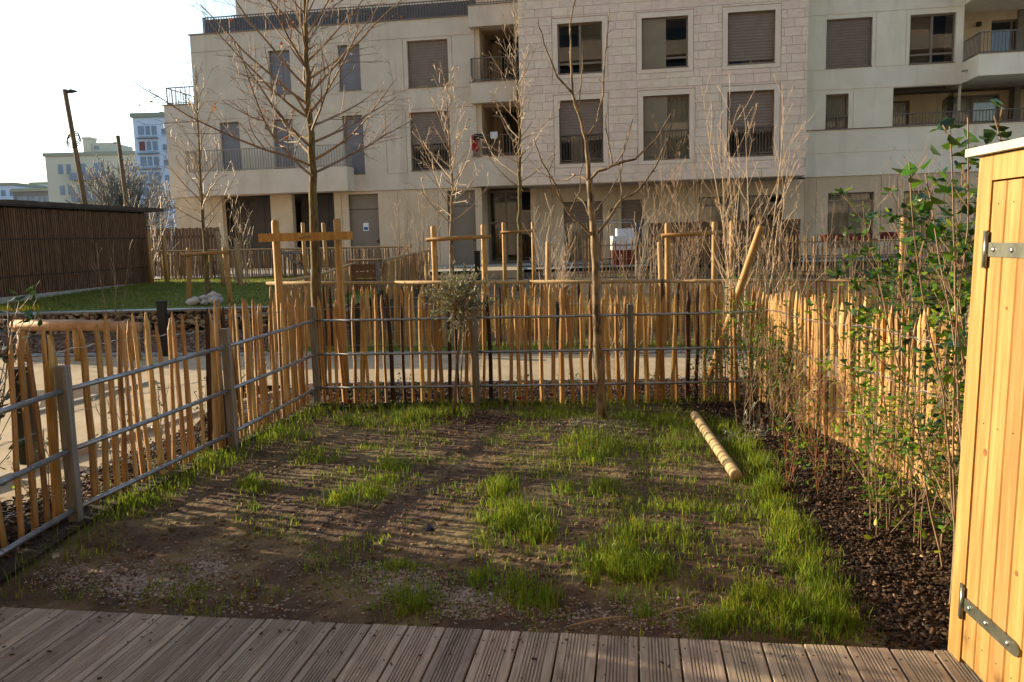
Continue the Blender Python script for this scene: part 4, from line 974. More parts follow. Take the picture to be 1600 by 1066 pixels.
for k in range(3):
    mb = MB(); q = DE - DU * 5.8 - DV * (.12 + k * .485) + Vector((0, 0, -.03)); mb.obox(q, DU * 5.9, -DV * .06, (0, 0, -.07)); mb.build('joist', DECK, deck)

def cabinet(label, corner, rz, mirror=1, z0=.08, ht=1.835, door=True):
    """local frame: +x along the front away from the corner, +y = out of the front"""
    X = Vector((math.cos(rz), math.sin(rz), 0)); Y = Vector((-X.y, X.x, 0)) * mirror; Z = Vector((0, 0, 1)); O = Vector((corner[0], corner[1], z0))
    t = thing('garden_cabinet', label, 'cabinet', O, 'honey pine garden cabinets')
    def bx(x0, x1, y0, y1, za, zb, name, mt, par=t, smooth=False):
        mb = MB(); mb.obox(O + X * x0 + Y * y0 + Z * za, X * (x1 - x0), Y * (y1 - y0), Z * (zb - za)); return mb.build(name, mt, par)
    W, Dp = 1.5, .75
    bx(0, .092, -.045, 0, 0, ht, 'stile', CAB); bx(W - .092, W, -.045, 0, 0, ht, 'stile', CAB)
    bx(.094, W - .094, -.045, 0, ht - .085, ht, 'top_rail', CAB)
    for i in range(7): bx(0, .02, -.05 - (i + 1) * .1, -.05 - i * .1 - .003, 0, ht, 'side_board', CAB)
    bx(W - .02, W, -Dp, -.046, 0, ht, 'side_panel', CAB); bx(.021, W - .021, -Dp, -Dp + .02, 0, ht, 'back_panel', CAB)
    dr = bx(.1, W / 2 - .003, -.045, -.032, .02, ht - .09, 'door', CAB); dr2 = bx(W / 2 + .003, W - .1, -.045, -.032, .02, ht - .09, 'door', CAB)
    for (d_, a, b) in ((dr, .097, W / 2 - .003), (dr2, W / 2 + .003, W - .097)):
        n = 7; wd = (b - a) / n
        for i in range(n):
            mb = MB(); xa = a + i * wd; V = []; prof = [(0, -.031), (0, -.008), (.006, -.002), (wd - .007, -.002), (wd - .001, -.008), (wd - .001, -.031)]
            for z in (.022, ht - .092): V += [O + X * (xa + px_) + Y * py_ + Z * z for px_, py_ in prof]
            k = len(prof); mb.add(V, [(j, (j + 1) % k, k + (j + 1) % k, k + j) for j in range(k)] + [tuple(range(k)), tuple(range(2 * k - 1, k - 1, -1))]); o_ = mb.build('door_board', CAB, d_)
    for z in (.235, ht - .32):
        for s, x0 in ((1, .1), (-1, W - .1)):
            hd = bx(x0 - .028 * s, x0 - .004 * s, .001, .007, z - .065, z + .065, 'hinge', mat('old_zinc', '#6c6a60', '#56544b', 12, rough=.45, metal=.8))
            mb = MB(); n = 8; V = []; L = .36
            outl = [(0, -.024), (L - .03, -.024), (L - .012, -.02), (L, -.008), (L, .008), (L - .012, .02), (L - .03, .024), (0, .024)]
            for yy in (.0005, .0055): V += [O + X * (x0 + s * (.004 + px_)) + Y * yy + Z * (z + pz_) for px_, pz_ in outl]
            mb.add(V, [tuple(range(8)), tuple(range(15, 7, -1))] + [(j, (j + 1) % 8, 8 + (j + 1) % 8, 8 + j) for j in range(8)]); mb.build('strap', ZINC, hd)
            mb = MB(); c_ = O + X * (x0) + Y * .009; mb.tube([c_ + Z * (z - .06), c_ + Z * (z + .06)], .008, 8); mb.build('pin', ZINC, hd, smooth=True)
            for k in (.045, .16, .30):
                mb = MB(); c_ = O + X * (x0 + s * k) + Z * z; mb.tube([c_ + Y * .005, c_ + Y * .009, c_ + Y * .0115], [.0095, .0085, .004], 10); mb.build('bolt', BOLT, hd, smooth=True)
    rr = random.Random(5)
    for k in range(8):
        mb = MB(); c_ = O + X * rr.uniform(.15, .7) + Z * rr.uniform(.1, ht - .2); mb.tube([c_ + Y * -.0035, c_ + Y * -.0012], rr.uniform(.006, .014), 9); mb.build('knot', KNOT, t)
    for i in range(7):
        for z in (.12, ht * .5, ht - .16):
            mb = MB(); c_ = O + X * (.097 + (i + .5) * (W / 2 - .1) / 7) + Z * (z + rr.uniform(-.006, .006)); mb.tube([c_ - Y * .004, c_ - Y * .0012], .0032, 6); mb.build('nail', SCREW, t)
    mb = MB(); mb.obox(O - X * .045 + Y * .03 + Z * (ht + .004), X * (W + .09), -Y * (Dp + .12), Z * .028); mb.build('roof', ROOFM, t)
    return t
CX = math.radians(-93.5)
cabinet('honey pine garden cabinet with strap hinges on the deck at the right edge', (1.625, 2.935), CX, -1).rotation_euler = (0, .02, 0)
cabinet('honey pine garden cabinet added out of view left of the garden to shade the foreground', (-3.62, 3.9), math.radians(-8 + 180), 1, z0=.05)  # added out of frame as a shade caster for the lower left foreground

# ================================================================== TREES AND SHRUBS
def wander(p, d, L, r, up=0.0, jit=.12, seg=.12, taper=.35, rr=rng):
    n = max(3, int(L / seg)); pts = [Vector(p)]; d = Vector(d).normalized(); s = L / n
    for i in range(n):
        d = (d + Vector((rr.gauss(0, jit), rr.gauss(0, jit), rr.gauss(0, jit) + up)) * (s / .12) ** .5 * .5).normalized(); pts.append(pts[-1] + d * s)
    return pts, [lerp(r, r * taper, i / n) for i in range(n + 1)]
def around(d, ang, az):
    d = d.normalized(); a = d.orthogonal().normalized(); b = d.cross(a)
    return d * math.cos(ang) + (a * math.cos(az) + b * math.sin(az)) * math.sin(ang)
def at_path(pts, t):
    f = t * (len(pts) - 1); i = min(int(f), len(pts) - 2); return pts[i].lerp(pts[i + 1], f - i), (pts[i + 1] - pts[i]).normalized()
def twigs(mb, pts, rads, lvl, rr, dens, lenf, ang=(.5, .9), up=.12, n=4, rmin=.0022, tmin=.2, tips=None, minlen=.06):
    L = sum((a - b).length for a, b in zip(pts, pts[1:])); k = max(1, int(L * dens))
    for i in range(k):
        t = lerp(tmin, .98, (i + rr.random()) / k); p, d = at_path(pts, t); r0 = lerp(rads[0], rads[-1], t)
        ll = max(minlen, L * lenf * lerp(1.0, .45, t) * rr.uniform(.6, 1.25)); r1 = max(rmin, r0 * .55)
        q, rd = wander(p, around(d, rr.uniform(*ang), rr.uniform(0, 6.28)), ll, r1, up, .14, .09, .4, rr)
        mb.tube(q, [max(rmin, z) for z in rd], n if r1 > .006 else 3, cap=False)
        if tips is not None: tips.append(q[-1])
        if lvl > 1: twigs(mb, q, rd, lvl - 1, rr, dens * 1.15, lenf, ang, up, 3, rmin, .15, tips, minlen)
LEAFSHAPES = {}
def leaves(pts_dirs, size, mt, name, parent, seed, aspect=.45, fold=.25):
    """pointed leaves of six triangles"""
    r = np.random.RandomState(seed); V = []; Fs = []
    prof = [(0, 0), (.28, .8), (.6, .9), (1, 0)]
    for k, (p, d) in enumerate(pts_dirs):
        d = np.array(d, float); d /= np.linalg.norm(d) + 1e-9; s = size * r.uniform(.65, 1.3)
        u = np.cross(d, (0, 0, 1.)) + r.normal(0, .35, 3); u -= d * u.dot(d); u /= np.linalg.norm(u) + 1e-9; n = np.cross(d, u)
        p = np.array(p); w_ = s * aspect * .55
        V += [p, p + d * s * .3 + u * w_ + n * fold * w_, p + d * s * .3 - u * w_ + n * fold * w_, p + d * s * .65 + u * w_ * .85 + n * fold * w_ * .6 - n * s * .03, p + d * s * .65 - u * w_ * .85 + n * fold * w_ * .6 - n * s * .03, p + d * s - n * s * .1, p + d * s * .45]
        o = k * 7; Fs += [(o, o + 1, o + 6), (o, o + 6, o + 2), (o + 1, o + 3, o + 6), (o + 2, o + 6, o + 4), (o + 3, o + 5, o + 6), (o + 4, o + 6, o + 5)]
    return npmesh(name, V, Fs, mt, parent, kind='stuff')

def ascending_tree(label, base, leader, r0, prim, seed, bark, twig, lens=(1.5, .5), el=(35, 60), t0=.3, lvl=2, dens=6.0, lenf=.3, up=.16, rmin=.003, group=None, leafn=0, leafm=None):
    """young street tree: leader, whorled ascending branches, twigs"""
    rr = random.Random(seed); t = thing('bare_tree', label, 'tree', base, group)
    pts = [Vector(q) for q in leader]
    dense = []
    for a, b in zip(pts, pts[1:]):
        n = max(2, int((b - a).length / .2))
        dense += [a.lerp(b, i / n) + Vector((rr.gauss(0, .008), rr.gauss(0, .008), 0)) for i in range(n)]
    dense.append(pts[-1]); pts = dense; N = len(pts); rads = [max(.006, r0 * (1 - .93 * (i / (N - 1)) ** .9)) for i in range(N)]
    rads[0] *= 1.25
    mb = MB(); mb.tube(pts, rads, 9); mb.build('trunk', bark, t, smooth=True)
    cr = MB(); tips = []; az = rr.random() * 6
    for i in range(prim):
        f = (i + rr.random() * .8) / prim; tt = lerp(t0, .97, f); p, d = at_path(pts, tt); rb = lerp(rads[0], rads[-1], tt)
        az += 2.4 + rr.uniform(-.5, .5); e = math.radians(lerp(el[0], el[1], f) + rr.uniform(-8, 8)); L = lerp(lens[0], lens[1], f) * rr.uniform(.7, 1.15)
        q, rd = wander(p, (math.cos(az) * math.cos(e), math.sin(az) * math.cos(e), math.sin(e)), L, min(.016, max(.006, rb * .36)), up, .10, .1, .22, rr)
        cr.tube(q, [max(rmin, z) for z in rd], 6, cap=False); twigs(cr, q, rd, lvl, rr, dens, lenf, up=up * .8, rmin=rmin, tips=tips)
    twigs(cr, pts[int(N * t0):], rads[int(N * t0):], 1, rr, 5, .12, rmin=rmin, tips=tips)
    cr.build('crown', twig, t)
    if leafn and leafm:
        sel = [rr.choice(tips) for _ in range(leafn // 3)]
        pd = [(c + Vector((rr.gauss(0, .025), rr.gauss(0, .025), rr.gauss(0, .025))), (rr.gauss(0, 1), rr.gauss(0, 1), -.6)) for c in sel for _ in range(3)]
        leaves(pd, .034, leafm, 'dead_leaf', t, seed, .8)
    return t

# big tree behind the left corner
Y1 = 9.7
ascending_tree('tall mossy-barked bare tree with a few rust leaves behind the left corner post', gy(503, 640, Y1), [gy(503, 640, Y1), gy(500, 560, Y1), gy(493, 420, Y1), gy(489, 300, Y1), gy(483, 180, Y1), gy(478, 60, Y1), gy(474, -60, Y1 + .05), gy(470, -160, Y1)],
    .086, 46, 5, BARKD, TWIG, (2.0, 1.0), (18, 66), .47, 2, 6.5, .36, .05, .0024, leafn=170, leafm=LEAFK)
# tree on the lawn edge, tree before the entrance, tree right of it
ascending_tree('slender bare tree in the stake frame on the lawn edge', gy(328, 500, 17), [gy(328, 505, 17), gy(322, 400, 17), gy(314, 290, 17), (gy(308, 180, 17)), gy(306, 105, 17)], .062, 34, 9, BARKD, TWIGL, (1.35, .6), (30, 70), .36, 2, 5, .40, .08, .0042)
ascending_tree('slender bare tree tied to the stake frame before the entrance', gy(706, 470, 14.3), [gy(706, 470, 14.3), gy(705, 380, 14.3), gy(707, 300, 14.3), gy(700, 210, 14.3), gy(700, 128, 14.3)], .05, 36, 13, BARKL, TWIGL, (1.3, .6), (22, 70), .34, 2, 5, .40, .08, .0038)
ascending_tree('bare tree right of the entrance stake frame, in front of the stone block corner', gy(812, 450, 20), [gy(812, 455, 20), gy(812, 330, 20), gy(812, 200, 20), gy(806, 100, 20), gy(803, 20, 20)], .075, 34, 17, BARKD, TWIGL, (1.7, .7), (20, 66), .36, 2, 4.2, .40, .07, .005)
# fruit tree inside the garden, limbs surveyed
YT = 7.66
gt = thing('fruit_tree', 'young bare fruit tree standing inside the garden near the back fence', 'tree', (.84, YT, soilz(.84, YT)))
gb_ = gy(941, 662, YT); gb_.z = soilz(gb_.x, YT) - .05
def limb(px, r0, r1, dy=0.0, n=7, mb=None, j=.004):
    pts = []
    P = [gy(x, y, YT + dy * (i / max(1, len(px) - 1))) for i, (x, y) in enumerate(px)]
    for a, b in zip(P, P[1:]):
        k = max(2, int((b - a).length / .07)); pts += [a.lerp(b, i / k) + Vector((rng.gauss(0, j), rng.gauss(0, j), rng.gauss(0, j))) for i in range(k)]
    pts.append(P[-1]); N = len(pts); rd = [.68 * lerp(r0, r1, (i / (N - 1)) ** .8) for i in range(N)]
    for i in range(2, N - 1, 3):       # buds and nodes
        rd[i] *= 1.14
    mb.tube(pts, rd, n); return pts, rd
tr = MB(); 
pts = [gb_, gy(938, 620, YT), gy(934, 540, YT), gy(932, 450, YT), gy(929, 372, YT), gy(924, 320, YT), gy(921, 280, YT)]
dn = []
for a, b in zip(pts, pts[1:]):
    dn += [a.lerp(b, i / 5) + Vector((rng.gauss(0, .003), rng.gauss(0, .003), 0)) for i in range(5)]
dn.append(pts[-1]); N = len(dn)
rd = [lerp(.045, .031, min(1, i / N * 1.1)) * (1.0 + (.12 if i % 4 == 0 else 0)) for i in range(N)]; rd[0] = .058; rd[1] = .050
tr.tube(dn, rd, 12); tr.build('trunk', BARKL, gt, smooth=True)
lb = MB(); LB = []
LB.append(limb([(921, 282), (917, 236), (913, 205), (901, 165), (894, 146)], .030, .019, 0, 8, lb))
LB.append(limb([(894, 146), (870, 118), (854, 79), (840, 28)], .016, .006, -.15, 6, lb))
LB.append(limb([(895, 148), (892, 98), (890, 39), (898, 0), (900, -60)], .017, .007, .1, 6, lb))
LB.append(limb([(917, 215), (933, 189), (941, 150), (945, 98), (952, 14)], .015, .006, .25, 6, lb))
LB.append(limb([(904, 172), (909, 120), (911, 70)], .010, .005, -.2, 6, lb))
LB.append(limb([(921, 280), (935, 268), (957, 258), (992, 248), (1024, 220), (1053, 172)], .024, .006, -.3, 7, lb))
LB.append(limb([(921, 281), (908, 277), (894, 272)], .022, .012, .2, 7, lb)); LB.append(limb([(900, 274), (888, 281), (866, 281), (838, 264)], .012, .005, .3, 6, lb))
LB.append(limb([(957, 258), (950, 215), (946, 190), (949, 160)], .011, .005, .1, 6, lb)); LB.append(limb([(962, 257), (975, 236), (981, 218), (989, 186)], .010, .005, -.2, 6, lb))
LB.append(limb([(929, 372), (910, 352), (890, 335), (880, 318), (870, 291), (846, 252), (834, 216)], .022, .006, -.35, 7, lb))
LB.append(limb([(888, 334), (905, 300), (907, 272), (912, 255)], .012, .005, -.1, 6, lb)); LB.append(limb([(883, 322), (866, 300), (858, 270), (867, 242)], .009, .004, -.5, 5, lb))
LB.append(limb([(930, 370), (945, 350), (960, 330), (972, 311), (1000, 295), (1024, 262), (1045, 215), (1054, 172)], .023, .006, .35, 7, lb))
LB.append(limb([(971, 312), (970, 272), (975, 232), (985, 196)], .012, .005, .1, 6, lb)); LB.append(limb([(926, 340), (950, 305), (964, 280), (975, 250)], .012, .005, .4, 6, lb))
LB.append(limb([(928, 350), (912, 318), (898, 300)], .010, .005, .4, 6, lb))
rr = random.Random(3)
for q, d_ in LB: twigs(lb, q, d_, 1, rr, 7.0, .06, (.5, 1.1), .2, 4, .0028, .2, None, .03)
lb.build('crown', BARKL, gt, smooth=True)

# olive standard
ot = thing('olive_tree', 'small olive standard with a round grey-green crown by the back fence', 'tree', (-.59, 7.92, soilz(-.59, 7.92)))
b_ = gy(709, 658, 7.92); b_.z = soilz(-.59, 7.92) - .03
mb = MB(); mb.tube([b_, gy(712, 600, 7.92), gy(716, 550, 7.92), gy(720, 500, 7.92), gy(718, 470, 7.92)], [.022, .016, .014, .013, .009], 9)
mb.tube([b_ + Vector((.05, .02, 0)), gy(722, 560, 7.95), gy(727, 490, 7.95)], [.009, .008, .008], 7); mb.build('trunk', BARKL, ot, smooth=True)
rr = random.Random(21); cc = gy(716, 474, 7.92); br = MB(); pd = []
for i in range(95):
    v = Vector((rr.gauss(0, 1), rr.gauss(0, 1), rr.gauss(0, 1))).normalized(); R = rr.uniform(.14, .30); e = cc + Vector((v.x * R * .98, v.y * R * .9, v.z * R * .92))
    st = cc + Vector((rr.uniform(-.05, .05), rr.uniform(-.05, .05), rr.uniform(-.12, .05))); mid = st.lerp(e, .5) + Vector((0, 0, .03)); q = [st, mid, e, e + (v * .1 + Vector((0, 0, rr.uniform(-.02, .07)))) * rr.uniform(.3, 1.6)]
    br.tube(q, [.005, .004, .003, .0015], 4, cap=False)
    for k in range(20):
        t_ = rr.uniform(.3, 1.0); p, d = at_path(q, t_); pd.append((p, around(d, rr.uniform(.5, 1.1), rr.uniform(0, 6.28))))
br.build('branch', TWIG, ot); leaves(pd, .05, LEAFO, 'foliage', ot, 4, .26, .1)

def multistem(label, bases, n, Lr, r0, seed, twigm, spread=.25, up=.05, lvl=1, dens=5, lenf=.25, rmin=.0035, name='bare_shrub', cat='shrub', lean=(0, 0), ang=(.35, .7), group=None, leaf=None, jit=.09):
    rr = random.Random(seed); b0 = bases[0]; t = thing(name, label, cat, b0, group); mb = MB(); tips = []; allq = []
    for i in range(n):
        b = Vector(rr.choice(bases)) + Vector((rr.gauss(0, .05), rr.gauss(0, .05), -.03)); L = rr.uniform(*Lr); az = rr.uniform(0, 6.28); s = abs(rr.gauss(0, spread))
        q, rd = wander(b, (math.cos(az) * s + lean[0], math.sin(az) * s + lean[1], 1), L, r0 * .82 * rr.uniform(.6, 1.1) * (L / Lr[1]) ** .5, up, jit, .14, .16, rr)
        if name == 'bare_shrub': rmin_ = rmin * .62
        else: rmin_ = rmin
        mb.tube(q, [max(rmin_, z) for z in rd], 6 if r0 > .008 else 4, cap=False); twigs(mb, q, rd, lvl, rr, dens, lenf, ang, .12, 4, rmin_, .2, tips); allq.append(q)
    mb.build('stem', twigm, t)
    if leaf:
        for (mt, cnt, size, tlo, asp, sd_) in leaf:
            pd = []
            for _ in range(cnt):
                q = rr.choice(allq); p, d = at_path(q, rr.uniform(tlo, 1.0)); off = Vector((rr.gauss(0, .05), rr.gauss(0, .05), rr.gauss(0, .04)))
                tp = rr.choice(tips) if (tips and rr.random() < .6) else p + off
                if (tp - b0).z < (allq[0][-1] - b0).z * tlo * .6: tp = p + off
                pd.append((tp + Vector((rr.gauss(0, .02), rr.gauss(0, .02), rr.gauss(0, .02))), (rr.gauss(0, 1), rr.gauss(0, 1), rr.uniform(-.2, .7))))
            leaves(pd, size, mt, 'foliage', t, sd_, asp)
    return t, tips
def gp(px, Y): 
    p = gy(px, 500, Y); return Vector((p.x, Y, gh(p.x, Y)))
def px_x(px, Y): return gy(px, 400, Y).x
def bp_(px, Y, dz=0): x = px_x(px, Y); return Vector((x, Y, gh(x, Y) + dz))
# tall shrubs beyond the back fence on the right
multistem('tall many-stemmed bare shrub behind the leaning stake, in front of the stone block', [bp_(1140, 10.0), bp_(1180, 9.8)], 13, (2.2, 3.7), .017, 41, TWIGL, .13, .03, 2, 4.5, .24, .0035, lean=(.06, 0))
multistem('low bare shrub with arching canes beside the leaning stake', [bp_(1230, 9.6), bp_(1200, 9.4)], 11, (1.2, 2.3), .011, 42, TWIGL, .28, -.02, 1, 4, .22, .0032, lean=(.1, 0), leaf=[(LEAFG, 46, .06, .35, .5, 3)])
multistem('dense pale-twigged bare shrub left of the terrace stake frame', [bp_(1062, 14.8), bp_(1085, 15.0), bp_(1040, 14.9)], 14, (1.9, 3.7), .016, 43, TWIG, .17, .05, 2, 5, .28, .005)
multistem('thin bare shrub with many fine upright twigs right of the entrance', [bp_(862, 17.5), bp_(880, 17.2), bp_(845, 17.6)], 20, (1.2, 2.4), .010, 44, TWIGL, .24, .04, 1, 6, .32, .005)
multistem('bare shrub before the left wing wall, between the door and the entrance', [bp_(618, 22.5), bp_(625, 22.2)], 9, (1.6, 3.0), .018, 45, TWIG, .22, .05, 2, 3, .28, .006)
multistem('slim bare shrub just left of the entrance stake frame', [bp_(662, 22.0), bp_(655, 22.3)], 9, (1.6, 3.0), .015, 46, TWIG, .16, .05, 2, 3, .28, .006)
multistem('bare shrub near the garage panels behind the lawn tree', [bp_(368, 22.8), bp_(380, 22.9)], 10, (1.6, 2.9), .018, 47, TWIGL, .14, .04, 2, 3, .25, .006)
multistem('pale bare shrub between the shed and the cream building', [bp_(238, 26.8), bp_(250, 27.0)], 12, (2.0, 3.4), .02, 48, TWIGL, .2, .04, 2, 3, .25, .007)
multistem('tall bare shrub behind the laurel at the right', [bp_(1440, 11.0), bp_(1470, 11.2), bp_(1415, 11.1)], 18, (1.7, 3.1), .014, 49, TWIG, .13, .05, 2, 5, .28, .004)
multistem('bare shrub in front of the right wing windows', [bp_(1290, 17.5), bp_(1330, 17.3)], 14, (1.2, 2.4), .012, 50, TWIG, .22, .04, 1, 4, .25, .005)
multistem('small bare shrub beside the log beam at the left edge', [bp_(12, 13.0), bp_(4, 12.9)], 8, (.7, 1.5), .012, 51, TWIG, .3, .03, 1, 5, .3, .004)
multistem('thin upright sapling in front of the gabion wall', [bp_(164, 15.2)], 4, (1.4, 2.5), .016, 52, TWIG, .08, .05, 1, 4, .2, .004, name='sapling', cat='sapling')
multistem('bare shrub in front of the stone block, by the plastic cart', [bp_(1000, 16.5), bp_(1020, 16.2)], 9, (1.3, 2.5), .014, 53, TWIGL, .2, .03, 1, 4, .25, .005)
multistem('low twiggy shrub growing behind the back fence beside the olive', [bp_(735, 9.3)], 9, (.5, .95), .006, 54, TWIGL, .5, -.05, 1, 6, .3, .0028)
multistem('low twiggy shrub growing behind the back fence beside the garden tree', [bp_(958, 9.2)], 14, (.6, 1.15), .006, 55, TWIGL, .25, -.03, 1, 7, .3, .0028)
multistem('dense bare shrub at the right end of the far grey fence', [bp_(1180, 15.5), bp_(1240, 15.8)], 11, (1.0, 2.1), .010, 56, TWIG, .3, .03, 1, 5, .25, .0045)

# low planting between the fences: small leafy plants, dry grasses
rr = random.Random(77)
spots = [(570, 9.3, .28, LEAFG), (625, 9.35, .32, LEAFD), (660, 9.2, .25, LEAFG), (540, 9.4, .3, LEAFG), (800, 9.25, .25, LEAFD), (830, 9.3, .22, LEAFK), (1075, 9.3, .3, LEAFK), (1020, 9.4, .3, LEAFG), (890, 9.35, .25, LEAFG), (1140, 9.3, .35, LEAFD)]
BPL = ['green leafy plant behind the back fence, second from the left corner post', 'dark leafy plant behind the back fence, left of the olive', 'green leafy plant behind the back fence, just left of the olive stem', 'green leafy plant behind the back fence, nearest the left corner post', 'dark leafy plant behind the back fence, right of the middle post', 'reddish-leaved plant behind the back fence, left of the garden tree',
       'reddish-leaved plant behind the back fence, right of the garden tree', 'green leafy plant behind the back fence, right of the garden tree', 'green leafy plant behind the back fence, just left of the garden tree', 'dark leafy plant at the foot of the leaning stake']
for i, (px, Y, h, lm) in enumerate(spots):
    multistem(BPL[i], [bp_(px, Y)], 7, (h * .6, h), .004, 200 + i, TWIG, .5, 0, 1, 7, .3, .0022, name='bed_plant', cat='plant', group='small plants along the back fence', leaf=[(lm, 45, .04, .2, .5, i)])
spL = [(-2.85, 5.9, .4), (-2.95, 6.6, .45), (-2.75, 7.2, .42), (-2.62, 7.9, .5), (-2.55, 8.4, .55), (-3.0, 5.2, .45)]
SLL = ['just past the nearest post', 'midway between the two nearest posts', 'at the second post', 'first beyond the second post', 'nearest the corner post', 'beside the nearest post']
for i, (x, y, h) in enumerate(spL):
    multistem('%s leafy plant outside the left fence, %s' % ('yellow-green' if i > 2 else 'dark', SLL[i]), [Vector((x, y, gh(x, y)))], 7, (h * .6, h * 1.6), .004, 230 + i, TWIG, .35, .03, 1, 6, .25, .0022, name='bed_plant', cat='plant', group='small plants along the left fence', leaf=[(LEAFY if i > 2 else LEAFD, 50, .035, .2, .5, 30 + i)])
# leafy shrub outside the fence at the left edge of the picture
multistem('dark-leaved evergreen shrub outside the left fence at the picture edge', [Vector((-3.35, 4.75, 0)), Vector((-3.3, 4.95, 0))], 11, (.9, 1.5), .009, 61, TWIG, .28, .04, 1, 6, .3, .003, name='evergreen_shrub', leaf=[(LEAFD, 420, .075, .15, .5, 61)])
multistem('evergreen hedge shrub added unseen beyond the left edge to cast shade on the soil', [Vector((-4.5, 5.3, 0)), Vector((-4.6, 5.75, 0)), Vector((-4.4, 4.9, 0)), Vector((-4.9, 5.6, 0))], 26, (1.1, 1.8), .010, 62, TWIG, .2, .04, 1, 6, .3, .003, name='evergreen_shrub', leaf=[(LEAFD, 2600, .09, .1, .55, 62)])  # unseen blocker, added and placed so its shadow darkens the near left soil
# laurels and privets on the right
multistem('leafy evergreen shrub rising above the right fence beside the cabinet', [Vector((2.95, 5.3, 0)), Vector((3.0, 4.7, 0)), Vector((2.9, 5.8, 0))], 22, (1.3, 2.1), .008, 63, TWIG, .24, .05, 1, 6, .25, .003, name='evergreen_shrub', leaf=[(LEAFG, 2000, .062, .40, .5, 63), (LEAFD, 900, .065, .40, .5, 163), (LEAFY, 500, .06, .40, .5, 64)])
multistem('small-leaved privet at the back right corner of the garden', [Vector((2.35, 7.9, -.1)), Vector((2.25, 8.2, -.1)), Vector((2.45, 7.5, -.1))], 18, (.7, 1.35), .006, 65, TWIG, .22, .02, 1, 8, .3, .0025, name='evergreen_shrub', leaf=[(LEAFG, 1100, .040, .3, .5, 65), (LEAFY, 260, .038, .3, .5, 66)])
multistem('upright yellow-green privet in the right bed, in front of the picket fence', [Vector((1.98, 4.35, 0)), Vector((2.1, 4.1, 0)), Vector((2.12, 4.6, 0))], 15, (.6, 1.4), .0055, 67, TWIG, .22, .02, 1, 8, .28, .0025, name='evergreen_shrub', leaf=[(LEAFY, 560, .042, .15, .5, 67), (LEAFG, 760, .04, .12, .5, 68)])
multistem('dark-stemmed privet in the right bed next to the cabinet', [Vector((2.1, 3.7, 0)), Vector((2.18, 3.5, 0)), Vector((2.2, 3.85, 0))], 15, (.6, 1.5), .008, 69, TWIG, .2, .02, 1, 8, .28, .0028, name='evergreen_shrub', leaf=[(LEAFD, 800, .04, .1, .5, 69), (LEAFG, 800, .04, .12, .5, 70), (LEAFY, 260, .04, .12, .5, 170)])
multistem('bare reddish canes in the middle of the right bed', [Vector((2.2, 5.6, 0)), Vector((2.25, 6.1, 0))], 15, (.5, .95), .005, 71, mat('red_cane', '#8a5a38', '#6c4128', 5, rough=.65, isl=.2), .25, 0, 1, 6, .25, .0022, leaf=[(LEAFY, 25, .035, .4, .5, 71)])
multistem('bare arching canes in the far part of the right bed', [Vector((2.05, 7.1, -.05)), Vector((2.2, 6.8, -.05))], 13, (.5, 1.1), .005, 72, TWIGL, .35, -.02, 1, 6, .25, .0022)
multistem('low grey-leaved plant in the right bed beside the log', [Vector((1.98, 6.55, -.04))], 14, (.15, .32), .004, 73, TWIG, .6, 0, 1, 8, .3, .002, name='bed_plant', cat='plant', leaf=[(mat('grey_leaf', '#6e7566', '#565d4f', 6, rough=.6, isl=.3), 150, .045, .2, .35, 73)])
RC = MATS['red_cane']
for i, (x, y, n, h, tm, lab) in enumerate([(2.42, 7.0, 11, 1.1, TWIGL, 'thin pale canes against the right fence just before the corner privet'), (2.4, 6.4, 11, 1.0, TWIGL, 'tangle of pale canes against the middle of the right fence'), (2.45, 5.3, 10, .95, TWIG, 'brown canes with few leaves against the right fence behind the yellow-green privet'), (2.42, 4.9, 9, 1.15, TWIGL, 'upright pale canes behind the yellow-green privet'), (2.1, 8.2, 12, .8, TWIG, 'low brown twigs at the far end of the right bed'), (1.95, 5.0, 8, .6, RC, 'few short reddish canes at the grass edge of the right bed')]):
    multistem(lab, [Vector((x, y, gh(x, y))), Vector((x - .1, y + .2, gh(x, y)))], n, (h * .5, h), .005, 300 + i, tm, .28, .0, 1, 9, .3, .0022, leaf=[(LEAFY, 80, .034, .12, .5, 300 + i), (LEAFG, 120, .032, .12, .5, 320 + i), (LEAFD, 70, .03, .05, .5, 340 + i)])
# laurel tips above the cabinet roof
multistem('broad-leaved laurel behind the cabinet, showing above its roof', [Vector((1.98, 3.35, 0)), Vector((2.12, 3.3, 0))], 7, (1.95, 2.3), .010, 74, TWIG, .08, .02, 1, 3, .12, .003, name='evergreen_shrub', leaf=[(LEAFD, 60, .08, .80, .55, 74), (LEAFG, 60, .08, .8, .6, 75)])
# red flowers at the back
for i, (px, py) in enumerate([(550, 628), (812, 627), (818, 628), (862, 620), (1075, 613)]):
    p = gz(px, py + 14, -.12); p = Vector((p.x, min(p.y, 8.5), soilz(p.x, min(p.y, 8.5)))); t = thing('red_flower', ['red flower left of the olive at the foot of the back fence', 'left red flower of the close pair right of the middle fence post', 'right red flower of the close pair right of the middle fence post', 'single red flower just left of the garden tree', 'red flower near the far end of the lying log'][i], 'flower', p, 'red flowers along the back fence')
    mb = MB(); mb.tube([p, p + Vector((.01, 0, .07)), p + Vector((0, 0, .13))], .002, 4); mb.build('stalk', LEAFG, t)
    pd = [(p + Vector((0, 0, .13)), (math.cos(a) * .8, math.sin(a) * .8, rr.uniform(.1, .8))) for a in [k * .7 for k in range(9)]]; leaves(pd, .026, ROSE, 'petal', t, i, .9)

